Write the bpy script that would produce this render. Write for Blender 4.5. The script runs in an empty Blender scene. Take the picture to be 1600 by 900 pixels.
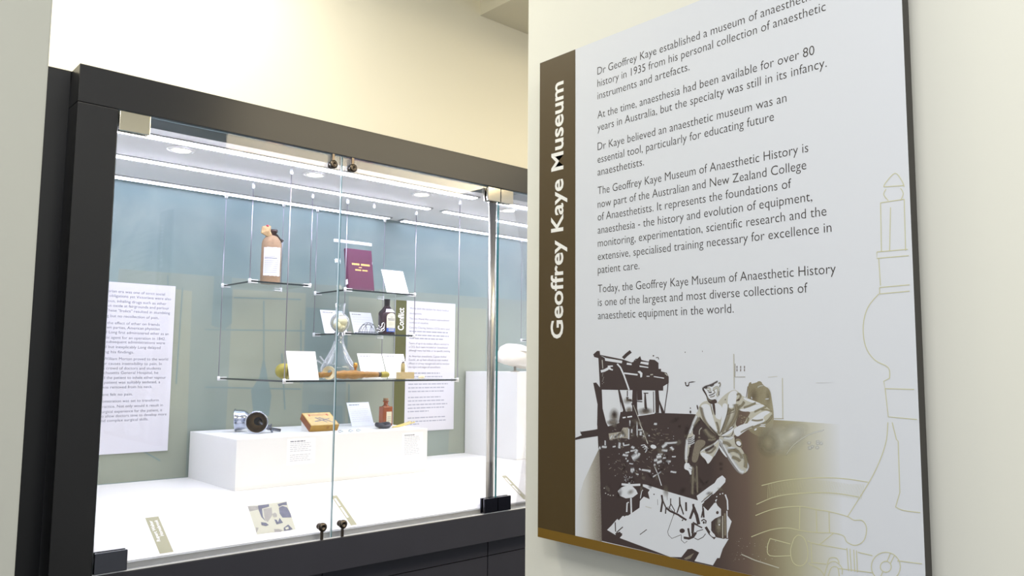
import bpy, bmesh, math, random
from mathutils import Vector, Matrix
random.seed(7)
S = bpy.context.scene
COL = S.collection

# ------------------------------------------------------------------ camera
F_PX, YAW, PITCH, ROLL = 1236.72, .738342, .0966091, .00804465
CAM = Vector((0, 0, 1.5))
fw = Vector((math.sin(YAW)*math.cos(PITCH), math.cos(YAW)*math.cos(PITCH), math.sin(PITCH)))
_r = Vector((math.cos(YAW), -math.sin(YAW), 0)); _u = _r.cross(fw)
rt = _r*math.cos(ROLL) + _u*math.sin(ROLL)
up = -_r*math.sin(ROLL) + _u*math.cos(ROLL)
cd = bpy.data.cameras.new('camera'); cam = bpy.data.objects.new('camera', cd); COL.objects.link(cam)
cd.sensor_width = 36; cd.lens = 36*F_PX/1600; cd.clip_start = .02
cam.matrix_world = Matrix(((rt.x, up.x, -fw.x, CAM.x), (rt.y, up.y, -fw.y, CAM.y), (rt.z, up.z, -fw.z, CAM.z), (0, 0, 0, 1)))
S.camera = cam

def at(x, y, ax, val):
    """point of the plane axis=val seen at photograph position (x, y)"""
    d = rt*((x-800)/F_PX) - up*((y-450)/F_PX) + fw
    return CAM + d*((val-CAM[ax])/d[ax])
def ppm(p):                                    # pixels per metre at point p
    return F_PX/((Vector(p)-CAM).dot(fw))

# ------------------------------------------------------------------ light and exposure
S.view_settings.view_transform = 'Standard'; S.view_settings.look = 'None'
S.view_settings.exposure = 0.0; S.view_settings.gamma = 1; S.view_settings.use_curve_mapping = False
S.cycles.transparent_max_bounces = 32; S.cycles.max_bounces = 10; S.cycles.diffuse_bounces = 5
S.cycles.glossy_bounces = 5; S.cycles.sample_clamp_indirect = 6
W = bpy.data.worlds.new('world'); S.world = W; W.use_nodes = True
W.node_tree.nodes['Background'].inputs[0].default_value = (.93, .96, 1, 1)
W.node_tree.nodes['Background'].inputs[1].default_value = .88
LED_STRENGTH = 50.0
DOWNLIGHT_STRENGTH = 70.0
def area(name, loc, tgt, sx, sy, power, col):
    l = bpy.data.lights.new(name, 'AREA'); l.shape = 'RECTANGLE'; l.size = sx; l.size_y = sy
    l.energy = power; l.color = col
    o = bpy.data.objects.new(name, l); COL.objects.link(o); o.location = loc
    o.rotation_euler = (Vector(tgt)-Vector(loc)).to_track_quat('-Z', 'Y').to_euler()
    return o
area('ceiling_light', (.5, 1.85, 2.92), (.5, 2.1, 0), .9, .2, 17, (1, .95, .82))
area('corridor_light', (2.85, -.1, 2.95), (2.85, -.1, 0), 2.6, 1.4, 135, (1, .85, .58))
area('ceiling_light', (-.3, .2, 2.92), (-.2, .2, 0), 1.2, .6, 24, (1, .97, .92))
area('ceiling_light', (.45, -.6, 2.92), (.6, -.5, 0), 1.0, .5, 14, (1, .98, .94))

# ------------------------------------------------------------------ materials
def lin(c):
    return tuple(((v/255)/12.92 if v/255 <= .04045 else ((v/255+.055)/1.055)**2.4) for v in c) + (1,)
MATS = {}
def mat(name, rgb, rough=.5, metal=0, noise=0, nscale=60, bump=0, spec=.5, trans=0, emit=None, estr=0, ior=1.45, stretch=None):
    if name in MATS: return MATS[name]
    m = bpy.data.materials.new(name); m.use_nodes = True; nt = m.node_tree
    b = nt.nodes['Principled BSDF']; c = lin(rgb)
    b.inputs['Base Color'].default_value = c; b.inputs['Roughness'].default_value = rough
    b.inputs['Metallic'].default_value = metal; b.inputs['Specular IOR Level'].default_value = spec
    b.inputs['Transmission Weight'].default_value = trans; b.inputs['IOR'].default_value = ior
    if emit:
        b.inputs['Emission Color'].default_value = lin(emit); b.inputs['Emission Strength'].default_value = estr
    if noise or bump:
        tc = nt.nodes.new('ShaderNodeTexCoord'); n = nt.nodes.new('ShaderNodeTexNoise')
        n.inputs['Scale'].default_value = nscale; n.inputs['Detail'].default_value = 4
        src = tc.outputs['Object']
        if stretch:
            mp = nt.nodes.new('ShaderNodeMapping'); mp.inputs['Scale'].default_value = stretch
            nt.links.new(src, mp.inputs[0]); src = mp.outputs[0]
        nt.links.new(src, n.inputs['Vector'])
        if noise:
            r = nt.nodes.new('ShaderNodeValToRGB')
            r.color_ramp.elements[0].position = .3; r.color_ramp.elements[1].position = .7
            r.color_ramp.elements[0].color = tuple(v*(1-noise) for v in c[:3]) + (1,)
            r.color_ramp.elements[1].color = tuple(min(1, v*(1+noise*.6)) for v in c[:3]) + (1,)
            nt.links.new(n.outputs['Fac'], r.inputs[0]); nt.links.new(r.outputs[0], b.inputs['Base Color'])
        if bump:
            bp = nt.nodes.new('ShaderNodeBump'); bp.inputs['Strength'].default_value = bump; bp.inputs['Distance'].default_value = .002
            nt.links.new(n.outputs['Fac'], bp.inputs['Height']); nt.links.new(bp.outputs[0], b.inputs['Normal'])
    MATS[name] = m; return m
def thin_glass(name, tint, ior=1.5, rough=0, gain=1.0, rim_sheen=0):
    if name in MATS: return MATS[name]
    m = bpy.data.materials.new(name); m.use_nodes = True; nt = m.node_tree; nt.nodes.clear()
    o = nt.nodes.new('ShaderNodeOutputMaterial'); mx = nt.nodes.new('ShaderNodeMixShader')
    t = nt.nodes.new('ShaderNodeBsdfTransparent'); g = nt.nodes.new('ShaderNodeBsdfGlossy'); f = nt.nodes.new('ShaderNodeFresnel')
    t.inputs[0].default_value = lin(tint); g.inputs['Roughness'].default_value = rough; f.inputs[0].default_value = ior
    mu = nt.nodes.new('ShaderNodeMath'); mu.operation = 'MULTIPLY'; mu.inputs[1].default_value = gain; mu.use_clamp = True
    nt.links.new(f.outputs[0], mu.inputs[0]); nt.links.new(mu.outputs[0], mx.inputs[0])
    nt.links.new(t.outputs[0], mx.inputs[1]); nt.links.new(g.outputs[0], mx.inputs[2]); out = mx
    if rim_sheen:
        d = nt.nodes.new('ShaderNodeBsdfDiffuse'); d.inputs[0].default_value = (.85, .9, .95, 1)  # diffuse white, stronger at the rims, paints in their pale highlights
        out = nt.nodes.new('ShaderNodeMixShader'); lw = nt.nodes.new('ShaderNodeLayerWeight'); lw.inputs[0].default_value = .35
        m2 = nt.nodes.new('ShaderNodeMath'); m2.operation = 'MULTIPLY'; m2.inputs[1].default_value = rim_sheen
        nt.links.new(lw.outputs['Facing'], m2.inputs[0]); nt.links.new(m2.outputs[0], out.inputs[0])
        nt.links.new(mx.outputs[0], out.inputs[1]); nt.links.new(d.outputs[0], out.inputs[2])
    nt.links.new(out.outputs[0], o.inputs[0])
    MATS[name] = m; return m

WALL = mat('painted_plaster_white', (238, 238, 228), .75, bump=.03, nscale=180)
WALLW = mat('painted_plaster_cream', (240, 236, 220), .8, bump=.03, nscale=180)
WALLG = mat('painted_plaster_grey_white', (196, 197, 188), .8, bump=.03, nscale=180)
FLOORM = mat('grey_carpet', (44, 44, 47), .95, noise=.2, nscale=300)
DARK = mat('charcoal_laminate', (31, 32, 37), .3, spec=.4, noise=.05, nscale=8)
DARKB = mat('charcoal_laminate_base', (47, 48, 58), .4, spec=.4, noise=.05, nscale=8)
WHITEC = mat('white_laminate', (240, 240, 238), .35)
CEILC = mat('case_ceiling_white', (232, 232, 232), .5)
PLINTH = mat('plinth_paint_white', (236, 237, 236), .5)
ALU = mat('anodised_aluminium', (176, 178, 178), .4, metal=.4)
STEEL = mat('brushed_steel', (186, 182, 172), .28, metal=1, noise=.12, nscale=40, stretch=(30, 30, .5))
NICKEL_DARK = mat('nickel_dark_reflection', (84, 86, 98), .12, metal=1)  # dark copy of the nickel: reflection of the dim lower room as colour
NICKEL = mat('satin_nickel', (200, 194, 180), .1, metal=1)
BRONZE = mat('dark_bronze', (92, 84, 76), .3, metal=1)
CHROME = mat('polished_chrome', (215, 218, 226), .08, metal=1)
WIRE = mat('steel_cable', (150, 146, 156), .3, metal=.9)
CLAMP = mat('satin_white_metal', (235, 237, 240), .25, metal=.3)
GLASS = thin_glass('clear_door_glass', (253, 253, 254), 1.45, gain=.6)
GEDGE = mat('glass_edge_pale', (206, 224, 228), .15, spec=.8)
GEDGE2 = mat('glass_edge_teal', (40, 120, 124), .15, spec=.8)
SHELF = thin_glass('shelf_glass', (251, 253, 253), 1.45, gain=.28)
SEDGE = mat('shelf_edge_dark_green', (18, 34, 36), .1, spec=.6)
ACRYL = thin_glass('clear_acrylic', (250, 252, 253), 1.45, gain=.4)
LABG = thin_glass('blown_glass', (246, 250, 252), 1.5, gain=1.0, rim_sheen=.5)
CARD = mat('white_card', (246, 246, 246), .6)
CARDB = mat('bluish_white_card', (226, 232, 244), .6)
INFO = mat('information_board', (202, 203, 211), .55)
OLIVE = mat('olive_band', (74, 76, 20), .5)
INK = mat('grey_ink', (116, 120, 134), .7)
INKT = mat('board_ink', (112, 116, 130), .7)
INKL = mat('pale_grey_ink', (206, 209, 216), .7)
INKB = mat('dark_ink', (58, 50, 46), .7)
TXTW = mat('white_ink', (246, 246, 242), .6)

# ------------------------------------------------------------------ mesh helpers
def link(name, bm, mats, parent=None, smooth=False):
    me = bpy.data.meshes.new(name)
    bmesh.ops.recalc_face_normals(bm, faces=bm.faces[:]) if len(bm.faces) < 6000 else None
    bm.to_mesh(me); bm.free()
    for m in (mats if isinstance(mats, (list, tuple)) else [mats]): me.materials.append(m)
    if smooth:
        for p in me.polygons: p.use_smooth = True
    o = bpy.data.objects.new(name, me); COL.objects.link(o)
    if parent is not None:
        o.parent = parent; o.matrix_parent_inverse = Matrix.Translation(parent.location).inverted()
    return o
def tag(o, label=None, cat=None, group=None, kind=None):
    if label: o['label'] = label
    if cat: o['category'] = cat
    if group: o['group'] = group
    if kind: o['kind'] = kind
    return o
def thing(name, label, cat, loc, group=None):
    o = bpy.data.objects.new(name, None); COL.objects.link(o); o.location = loc; o.empty_display_size = .03
    return tag(o, label, cat, group)
def box(bm, a, b, mi=0, bev=0):
    x0, y0, z0 = a; x1, y1, z1 = b
    t = bmesh.new()
    vs = [t.verts.new(p) for p in ((x0,y0,z0),(x1,y0,z0),(x1,y1,z0),(x0,y1,z0),(x0,y0,z1),(x1,y0,z1),(x1,y1,z1),(x0,y1,z1))]
    for f in ((0,3,2,1),(4,5,6,7),(0,1,5,4),(1,2,6,5),(2,3,7,6),(3,0,4,7)): t.faces.new([vs[i] for i in f])
    if bev: bmesh.ops.bevel(t, geom=t.edges[:], offset=bev, segments=2, affect='EDGES', profile=.6)
    merge(bm, t, mi)
def merge(bm, t, mi=None, M=None):
    mp = {}
    for v in t.verts: mp[v] = bm.verts.new(M @ v.co if M else v.co)
    for f in t.faces:
        try: n = bm.faces.new([mp[v] for v in f.verts])
        except ValueError: continue
        n.material_index = f.material_index if mi is None else mi; n.smooth = f.smooth
    t.free()
def hexa(bm, pts, mi=0):
    """eight corner points: four of the near face, four of the far face"""
    vs = [bm.verts.new(p) for p in pts]
    for f in ((0,1,2,3),(7,6,5,4),(0,4,5,1),(1,5,6,2),(2,6,7,3),(3,7,4,0)):
        bm.faces.new([vs[i] for i in f]).material_index = mi
def quad(bm, pts, mi=0):
    f = bm.faces.new([bm.verts.new(p) for p in pts]); f.material_index = mi; return f
def frame_of(d):
    d = Vector(d).normalized(); a = Vector((0,0,1)) if abs(d.z) < .9 else Vector((1,0,0))
    u = d.cross(a).normalized(); return u, d.cross(u).normalized()
def tube(bm, pts, r, seg=10, mi=0, cap=True, smooth=True):
    pts = [Vector(p) for p in pts]; n = len(pts); rs = r if isinstance(r, (list, tuple)) else [r]*n
    rings = []; u = None
    for i, p in enumerate(pts):
        d = (pts[min(i+1, n-1)]-pts[max(i-1, 0)]).normalized()
        if u is None: u, v = frame_of(d)
        else:
            u = (u - d*u.dot(d)).normalized(); v = d.cross(u)
        rings.append([bm.verts.new(p+(u*math.cos(k*2*math.pi/seg)+v*math.sin(k*2*math.pi/seg))*rs[i]) for k in range(seg)])
    for a, b in zip(rings, rings[1:]):
        for k in range(seg):
            f = bm.faces.new((a[k], a[(k+1) % seg], b[(k+1) % seg], b[k])); f.material_index = mi; f.smooth = smooth
    if cap:
        for q in (rings[0][::-1], rings[-1]):
            bm.faces.new(q).material_index = mi
def lathe(bm, prof, org, axis=(0,0,1), seg=28, mi=0, M=None, sx=1, sy=1):
    """profile of (radius, height) pairs about an axis; zero radius closes the end"""
    org = Vector(org); ax = Vector(axis).normalized(); u, v = frame_of(ax); rings = []
    if abs(ax.z) > .99: u, v = Vector((1,0,0)), Vector((0,1,0))
    for r, h in prof:
        if r < 1e-6: rings.append([bm.verts.new(org+ax*h)])
        else: rings.append([bm.verts.new(org+ax*h+(u*math.cos(k*2*math.pi/seg)*sx+v*math.sin(k*2*math.pi/seg)*sy)*r) for k in range(seg)])
    for i, (a, b) in enumerate(zip(rings, rings[1:])):
        m = mi[i] if isinstance(mi, (list, tuple)) else mi
        for k in range(seg):
            k2 = (k+1) % seg
            if len(a) == 1 and len(b) == 1: continue
            q = (a[0], b[k2], b[k]) if len(a) == 1 else ((a[k], a[k2], b[0]) if len(b) == 1 else (a[k], a[k2], b[k2], b[k]))
            f = bm.faces.new(q); f.material_index = m; f.smooth = True
def sphere(bm, c, r, mi=0, seg=16, rings=10):
    t = bmesh.new(); bmesh.ops.create_uvsphere(t, u_segments=seg, v_segments=rings, radius=1)
    rr = r if isinstance(r, (list, tuple)) else (r, r, r)
    for f in t.faces: f.smooth = True
    merge(bm, t, mi, Matrix.Translation(c) @ Matrix.Diagonal((*rr, 1)))

_txt = {}
def glyphs(s, offset=0):
    k = (s, offset)
    if k not in _txt:
        cu = bpy.data.curves.new('t', 'FONT'); cu.body = s; cu.size = 1; cu.resolution_u = 3; cu.offset = offset
        o = bpy.data.objects.new('t', cu); COL.objects.link(o)
        me = bpy.data.meshes.new_from_object(o.evaluated_get(bpy.context.evaluated_depsgraph_get()))
        vs = [(v.co.x, v.co.y) for v in me.vertices]; fs = [tuple(p.vertices) for p in me.polygons]
        bpy.data.objects.remove(o); bpy.data.curves.remove(cu); bpy.data.meshes.remove(me)
        _txt[k] = (vs, fs)
    return _txt[k]
def text(bm, s, org, U, V, size, width=None, offset=0, mi=0):
    """flat printed line of lettering: baseline start, reading direction U, up direction V"""
    vs, fs = glyphs(s, offset)
    if not vs: return
    x0 = min(v[0] for v in vs); x1 = max(v[0] for v in vs)
    kx = size if width is None else width/(x1-x0)
    org = Vector(org); U = Vector(U); V = Vector(V)
    bv = [bm.verts.new(org+U*((x-x0)*kx)+V*(y*size)) for x, y in vs]
    for f in fs:
        try: bm.faces.new([bv[i] for i in f]).material_index = mi
        except ValueError: pass
def dashes(bm, org, U, V, width, h, mi=0, wmin=.006, wmax=.02):
    """an illegible line of print: word-long bars"""
    x = 0; org = Vector(org); U = Vector(U); V = Vector(V)
    while x < width-wmin*.5:
        w = min(random.uniform(wmin, wmax), width-x)
        quad(bm, [org+U*x, org+U*(x+w), org+U*(x+w)+V*h, org+U*x+V*h], mi)
        x += w+wmin*.45
X, Y, Z = Vector((1,0,0)), Vector((0,1,0)), Vector((0,0,1))

# ================================================================== the setting
XP = 1.1            # front of the big sign
XW = 1.138          # face of the partition wall
YC = 2.2            # front of the showcase
YWB = 2.285         # face of the wall over the showcase
YB = 3.088          # back of the showcase
ZF, ZC = 1.065, 2.169
CEIL = 2.98
def struct(name, bm, m):
    return tag(link(name, bm, m), kind='structure')
bm = bmesh.new(); box(bm, (-5, -5, -.06), (9, 3.3, 0)); struct('floor', bm, FLOORM)
bm = bmesh.new(); box(bm, (-2.6, -1.0, CEIL), (4.6, 3.3, CEIL+.06)); struct('ceiling', bm, WALL)
bm = bmesh.new(); box(bm, (-.06, YWB, 2.262), (4.6, 2.4, CEIL)); box(bm, (-2.6, YWB, 0), (-.06, 2.4, CEIL)); struct('wall_back', bm, WALLW)
pe = at(822.5, 450, 0, XW)
bm = bmesh.new(); box(bm, (XW, -2.2, 0), (XW+.16, pe.y, CEIL), bev=.003); struct('wall_right', bm, WALL)
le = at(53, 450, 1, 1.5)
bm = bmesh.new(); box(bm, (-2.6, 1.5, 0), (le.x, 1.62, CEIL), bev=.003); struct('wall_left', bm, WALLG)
bk = at(750, 24, 1, YWB)
bm = bmesh.new(); box(bm, (bk.x, 1.25, bk.z), (4.6, YWB, CEIL)); struct('ceiling_bulkhead', bm, WALLW)

# ================================================================== the showcase
case = thing('display_case', 'long charcoal built-in showcase with glass doors and bright white interior', 'display case', (1.9, 2.6, 0))
XR = 4.4
bm = bmesh.new(); box(bm, (.5, YC, 2.1615), (XR, 2.318, 2.2605), bev=.0015); link('header', bm, DARK, case)
bm = bmesh.new(); box(bm, (.5, YC, 0.0), (.597, 2.318, 2.160), bev=.0015); link('stile', bm, DARK, case)
bm = bmesh.new(); box(bm, (.597, YC, .868), (XR, 2.262, .9655), bev=.0015); link('bottom_rail', bm, DARKB, case)
bm = bmesh.new(); box(bm, (-.058, 2.284, 0), (.4985, 2.318, 2.2605)); link('side_panel', bm, DARK, case)
# recessed base with its doors
bm = bmesh.new(); box(bm, (.597, 2.285, 0), (XR, 3.1, .866)); link('base_cabinet', bm, DARKB, case)
seams = [.60, at(503.5, 898, 1, 2.262).x, at(762, 870, 1, 2.262).x]
w_ = seams[2]-seams[1]
seams = [seams[1]-w_, seams[1], seams[2], seams[2]+w_, seams[2]+2*w_, seams[2]+3*w_]
for a, b in zip(seams, seams[1:]):
    a = max(a, .6); b = min(b, XR)
    if b-a < .05: continue
    bm = bmesh.new(); box(bm, (a+.002, 2.262, .10), (b-.002, 2.2845, .80)); box(bm, (a+.002, 2.262, .803), (b-.002, 2.2845, .862)); link('cabinet_door', bm, DARKB, case)
bm = bmesh.new(); box(bm, (.545, 2.318, .95), (.56, YB, 2.19)); link('side_lining', bm, WHITEC, case)
bm = bmesh.new(); box(bm, (XR-.02, 2.318, .95), (XR, YB, 2.19)); link('side_lining', bm, WHITEC, case)
bm = bmesh.new(); box(bm, (.56, 2.3185, ZC), (XR-.02, YB, ZC+.02)); link('case_ceiling', bm, CEILC, case)
# floor and sloping label rail
rail0, rail1 = Vector((0, 2.232, .985)), Vector((0, 2.3706, ZF))
bm = bmesh.new(); box(bm, (.56, rail1.y, ZF-.02), (XR-.02, YB, ZF)); link('case_floor', bm, WHITEC, case)
bm = bmesh.new()
hexa(bm, [(.598, rail0.y, rail0.z), (XR-.02, rail0.y, rail0.z), (XR-.02, rail1.y, rail1.z), (.598, rail1.y, rail1.z),
          (.598, rail0.y+.01, rail0.z-.018), (XR-.02, rail0.y+.01, rail0.z-.018), (XR-.02, rail1.y, rail1.z-.02), (.598, rail1.y, rail1.z-.02)])
rail = link('label_rail', bm, WHITEC, case)
bm = bmesh.new(); box(bm, (.598, 2.202, .9665), (XR, 2.216, .9695), 1); box(bm, (.598, 2.2175, .9665), (XR, 2.2315, .984)); link('sill_channel', bm, [ALU, mat('channel_lit_edge', (232, 236, 244), .2, metal=.2)], case)  # pale front strip: lit bottom edge of the glass, put into the colour

# printed backdrop
def backdrop_mat():
    m = bpy.data.materials.new('frosted_mural'); m.use_nodes = True; nt = m.node_tree; b = nt.nodes['Principled BSDF']
    tc = nt.nodes.new('ShaderNodeTexCoord'); n = nt.nodes.new('ShaderNodeTexNoise'); n.inputs['Scale'].default_value = 2.6; n.inputs['Detail'].default_value = 6; n.inputs['Distortion'].default_value = 1.5
    r = nt.nodes.new('ShaderNodeValToRGB'); r.color_ramp.elements[0].position = .3; r.color_ramp.elements[1].position = .72
    r.color_ramp.elements[0].color = lin((108, 128, 130)); r.color_ramp.elements[1].color = lin((130, 147, 145))
    nt.links.new(tc.outputs['Object'], n.inputs['Vector']); nt.links.new(n.outputs['Fac'], r.inputs[0]); nt.links.new(r.outputs[0], b.inputs['Base Color'])
    b.inputs['Roughness'].default_value = .3; b.inputs['Specular IOR Level'].default_value = .35
    return m
bm = bmesh.new(); box(bm, (.545, YB, .95), (XR, YB+.02, 2.19)); back = link('case_back', bm, backdrop_mat(), case)
M1 = mat('mural_pale_olive', (137, 144, 130), .35, noise=.06, nscale=5)
M2 = mat('mural_teal', (116, 133, 131), .35, noise=.06, nscale=5)
M3 = mat('mural_mid', (126, 138, 131), .35, noise=.06, nscale=5)
bm = bmesh.new()
def mural(pts, mi, k):
    bm.faces.new([bm.verts.new((p.x, YB-.0006-.0002*k, p.z)) for p in (at(x, y, 1, YB) for x, y in pts)]).material_index = mi
mural([(150,757),(186,420),(823,470),(823,735),(760,712),(640,716),(300,745)], 2, -.5)
mural([(150,757),(186,440),(300,455),(290,745)], 0, 0)
mural([(364,452),(478,458),(470,680),(352,680)], 0, 0)
mural([(478,480),(545,484),(540,600),(474,600)], 1, 0)
mural([(545,462),(618,470),(612,690),(538,690)], 0, 0)
mural([(712,480),(760,483),(755,712),(700,706)], 0, 0)
mural([(392,610),(405,590),(412,556),(418,590),(424,618),(420,650),(396,650)], 1, 1)
mural([(335,430),(362,432),(362,505),(350,515),(330,508)], 1, 1)
mural([(482,632),(535,634),(535,662),(480,662)], 1, 2)
mk = 3
for (x0, y0), (x1, y1) in (((320,515),(478,517)),((320,605),(470,608)),((365,465),(470,468)),((470,500),(470,600)),((412,470),(412,560)),((440,552),(445,640)),((545,600),(545,690)),((262,430),(262,560)),((285,450),(275,600)),((225,470),(262,500)),((215,700),(250,720))):
    d = Vector((x1-x0, y1-y0, 0)).normalized(); nx, ny = -d.y*1.1, d.x*1.1
    mk += .2; mural([(x0+nx,y0+ny),(x0-nx,y0-ny),(x1-nx,y1-ny),(x1+nx,y1+ny)], 1, mk)
link('mural_print', bm, [M1, M2, M3], back)

# ceiling lights of the case
LEDB = mat('led_diffuser_dim', (255, 255, 255), .5, emit=(222, 230, 255), estr=7.0)
LEDM = mat('led_diffuser', (255, 255, 255), .5, emit=(232, 234, 255), estr=LED_STRENGTH)
DLM = mat('downlight_lens', (255, 255, 255), .5, emit=(255, 240, 220), estr=DOWNLIGHT_STRENGTH)
for y0, y1 in ((2.398, 2.432), (2.712, 2.738), (3.022, 3.062)):
    for a, b in ((.60, 1.992), (2.076, 3.47), (3.55, 4.36)):
        bm = bmesh.new()
        box(bm, (a, y0-.004, ZC-.006), (b, y0, ZC-.0005)); box(bm, (a, y1, ZC-.006), (b, y1+.004, ZC-.0005))
        box(bm, (a-.012, y0-.004, ZC-.006), (a, y1+.004, ZC-.0005)); box(bm, (b, y0-.004, ZC-.006), (b+.012, y1+.004, ZC-.0005))
        s = link('led_strip', bm, ALU, case)
        bm = bmesh.new(); box(bm, (a, y0, ZC-.0078), (b, y1, ZC-.0005)); link('diffuser', bm, LEDM if y0 < 3 else LEDB, s)
for k in range(7):
    x = .872+.466*k
    bm = bmesh.new(); lathe(bm, [(.026, -.0005), (.042, -.0005), (.042, -.003), (.026, -.005), (.026, -.0005)], (x, 2.518, ZC), seg=24); d = link('downlight', bm, WHITEC, case)
    bm = bmesh.new(); lathe(bm, [(0, -.003), (.025, -.003), (.025, -.0005), (0, -.0005)], (x, 2.518, ZC), seg=24); link('lens', bm, DLM, d)

# glass doors with corner fittings and locks
def fitting(bm, x0, x1, z0, z1):
    box(bm, (x0, YC-.006, z0), (x1, YC+.0035, z1), bev=.0012)
    box(bm, (x0, YC+.013, z0), (x1, YC+.0205, z1), bev=.001)
doors = [(.599, 1.2663, 'left'), (1.2687, 1.9355, 'right'), (1.9379, 2.605, 'left'), (2.609, 3.275, 'right'), (3.279, 3.945, 'left')]
for i, (a, b, hinge) in enumerate(doors):
    bm = bmesh.new(); box(bm, (a, YC+.0045, .970), (b, YC+.0125, 2.158))
    for f in bm.faces:
        f.normal_update()
        if abs(f.normal.x) > .5: f.material_index = 1
    dr = link('glass_door', bm, [GLASS, GEDGE if i < 1 else GEDGE2], case)
    x0, x1 = (a+.0005, a+.078) if i == 0 else ((a+.0005, a+.062) if hinge == 'left' else (b-.062, b-.0005))
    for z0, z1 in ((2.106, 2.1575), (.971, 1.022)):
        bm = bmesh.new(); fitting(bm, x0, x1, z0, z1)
        link('patch_fitting', bm, NICKEL if z0 > 2 else NICKEL_DARK, dr)
    kx = (b-.034) if hinge == 'left' else (a+.034)
    for zc_, zt in ((2.126, 2.16), (1.006, .968)):
        bm = bmesh.new()
        lathe(bm, [(0, 0), (.010, 0), (.0132, .003), (.0132, .010), (.009, .013), (.0045, .013), (.0045, .0105), (0, .0105)], (kx, YC+.0035, zc_), (0,-1,0), seg=20)
        lathe(bm, [(0, 0), (.0095, 0), (.0095, .006), (0, .006)], (kx, YC+.013, zc_), (0,1,0), seg=20)
        box(bm, (kx-.004, YC-.002, min(zc_, zt)), (kx+.004, YC+.003, max(zc_, zt)))
        link('door_lock', bm, BRONZE, dr)
for px in (1.942, 3.28):
    bm = bmesh.new(); lathe(bm, [(0, 0), (.0148, 0), (.0148, 1.169), (0, 1.169)], (px, 2.2475, .9915), seg=24); link('centre_post', bm, STEEL, case)

# captions printed on the sloping rail (flat film)
TAGM = mat('khaki_film', (166, 164, 132), .5); TAGT = mat('film_white', (250, 250, 248), .5)
rdir = (rail1-rail0).normalized(); rn = rdir.cross(X)*-1
if rn.z < 0: rn = -rn
RL = (rail1-rail0).length
def rp(x, t, k=1): return Vector((x, rail0.y, rail0.z)) + rdir*t + rn*(.0003*k)
def rail_px(x, y):
    d = rt*((x-800)/F_PX) - up*((y-450)/F_PX) + fw
    p = CAM + d*((rail0-CAM).dot(rn)/d.dot(rn)); return p.x, max(.002, min(RL-.001, (p-rail0-X*p.x).dot(rdir)))
def bars(bm, org, L, sz):
    for a_, b_ in ((0, .52), (.60, 1)): dashes(bm, org+rdir*(L*a_), rdir, -X, L*(b_-a_), sz*.7, 1, .004, .007)
def caption(x0, x1, rows, t0=.008, t1=RL-.002):
    bm = bmesh.new(); quad(bm, [rp(x0, t0), rp(x1, t0), rp(x1, t1), rp(x0, t1)], 0)
    n = len(rows); w = x1-x0
    for i, (s, L) in enumerate(rows):
        bx = x0+w*(.52 if n == 1 else (.40 if i == 0 else .80)); sz = w*(.5 if n == 1 else .36)
        if s: text(bm, s, rp(bx, t1-.014-L, 2), rdir, -X, sz, L, .02, 1)
        else: bars(bm, rp(bx, t1-.014-L, 2), L, sz)
    link('caption_tag', bm, [TAGM, TAGT], rail)
caption(.772, .808, [('Rupert Walter', .088), ('Hornabrook', .068)])
caption(1.356, 1.378, [(None, .098)])
caption(2.108, 2.132, [(None, .10)])
bm = bmesh.new()
G1 = mat('print_grey_blue', (106, 108, 122), .6, noise=.15, nscale=60); G2 = mat('print_pale_yellow', (194, 194, 174), .6); G3 = mat('print_grey_beige', (160, 158, 150), .6, noise=.1, nscale=60)
def zp(ox, oy, sc, pts): return [(ox+x/sc, oy+y/sc) for x, y in pts]
def railpoly(pts, mi, k):
    q = [rail_px(*p) for p in zp(380, 770, 11.25, pts)]
    bm.faces.new([bm.verts.new(rp(x, t, k)) for x, t in q]).material_index = mi
railpoly([(75,235),(765,150),(925,645),(240,735)], 1, 1)
railpoly([(75,235),(265,235),(260,300),(110,330)], 2, 2)
railpoly([(260,225),(390,210),(450,200),(455,245),(390,265),(330,280),(345,420),(400,510),(320,430),(265,290)], 0, 2)
railpoly([(600,200),(760,160),(770,220),(690,220),(630,250)], 0, 2)
railpoly([(625,265),(690,235),(770,260),(830,370),(850,435),(690,440),(640,370)], 0, 3)
railpoly([(510,375),(560,350),(595,385),(590,430),(540,435)], 2, 3)
railpoly([(545,470),(590,480),(610,520),(640,445),(700,530),(585,560)], 0, 3)
railpoly([(310,520),(400,530),(450,570),(400,590),(320,570)], 0, 3)
railpoly([(220,610),(270,620),(235,710),(225,690)], 2, 3)
railpoly([(540,640),(620,640),(690,660),(660,690),(550,695)], 2, 3)
railpoly([(710,620),(790,560),(870,640),(820,660),(715,675)], 0, 3)
railpoly([(735,620),(790,600),(800,640),(750,655)], 1, 4)
railpoly([(350,290),(500,260),(510,400),(430,520),(380,470)], 2, 2)
link('photo_print', bm, [G1, G2, G3], rail)

# ================================================================== hanging cables and glass shelves
YR = {'f': 2.482, 'm': 2.784, 'b': 3.03}
ZA, ZB, ZCS, ZD = 1.801, 1.797, 1.622, 1.441
cables = [(1.232, 'f', ZD, 'front left cable carrying the widest lower glass shelf'), (1.97, 'f', ZD, 'front right cable carrying the widest lower glass shelf'),
          (1.232, 'b', ZD, 'rear cable at the left end of the widest lower shelf'), (1.97, 'b', ZD, 'rear cable at the right ends of the three right-hand shelves'),
          (1.232, 'm', ZA, 'front left cable of the small shelf under the paper-wrapped bottle'), (1.475, 'm', ZA, 'front right cable of the small shelf under the paper-wrapped bottle'),
          (1.475, 'b', ZA, 'rear right cable of the small shelf under the paper-wrapped bottle'),
          (1.63, 'm', ZCS, 'front left cable of the two shelves under the maroon book'), (1.63, 'b', ZCS, 'rear left cable of the two shelves under the maroon book'),
          (1.97, 'm', ZCS, 'front right cable of the two shelves beside the white card')]
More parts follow.
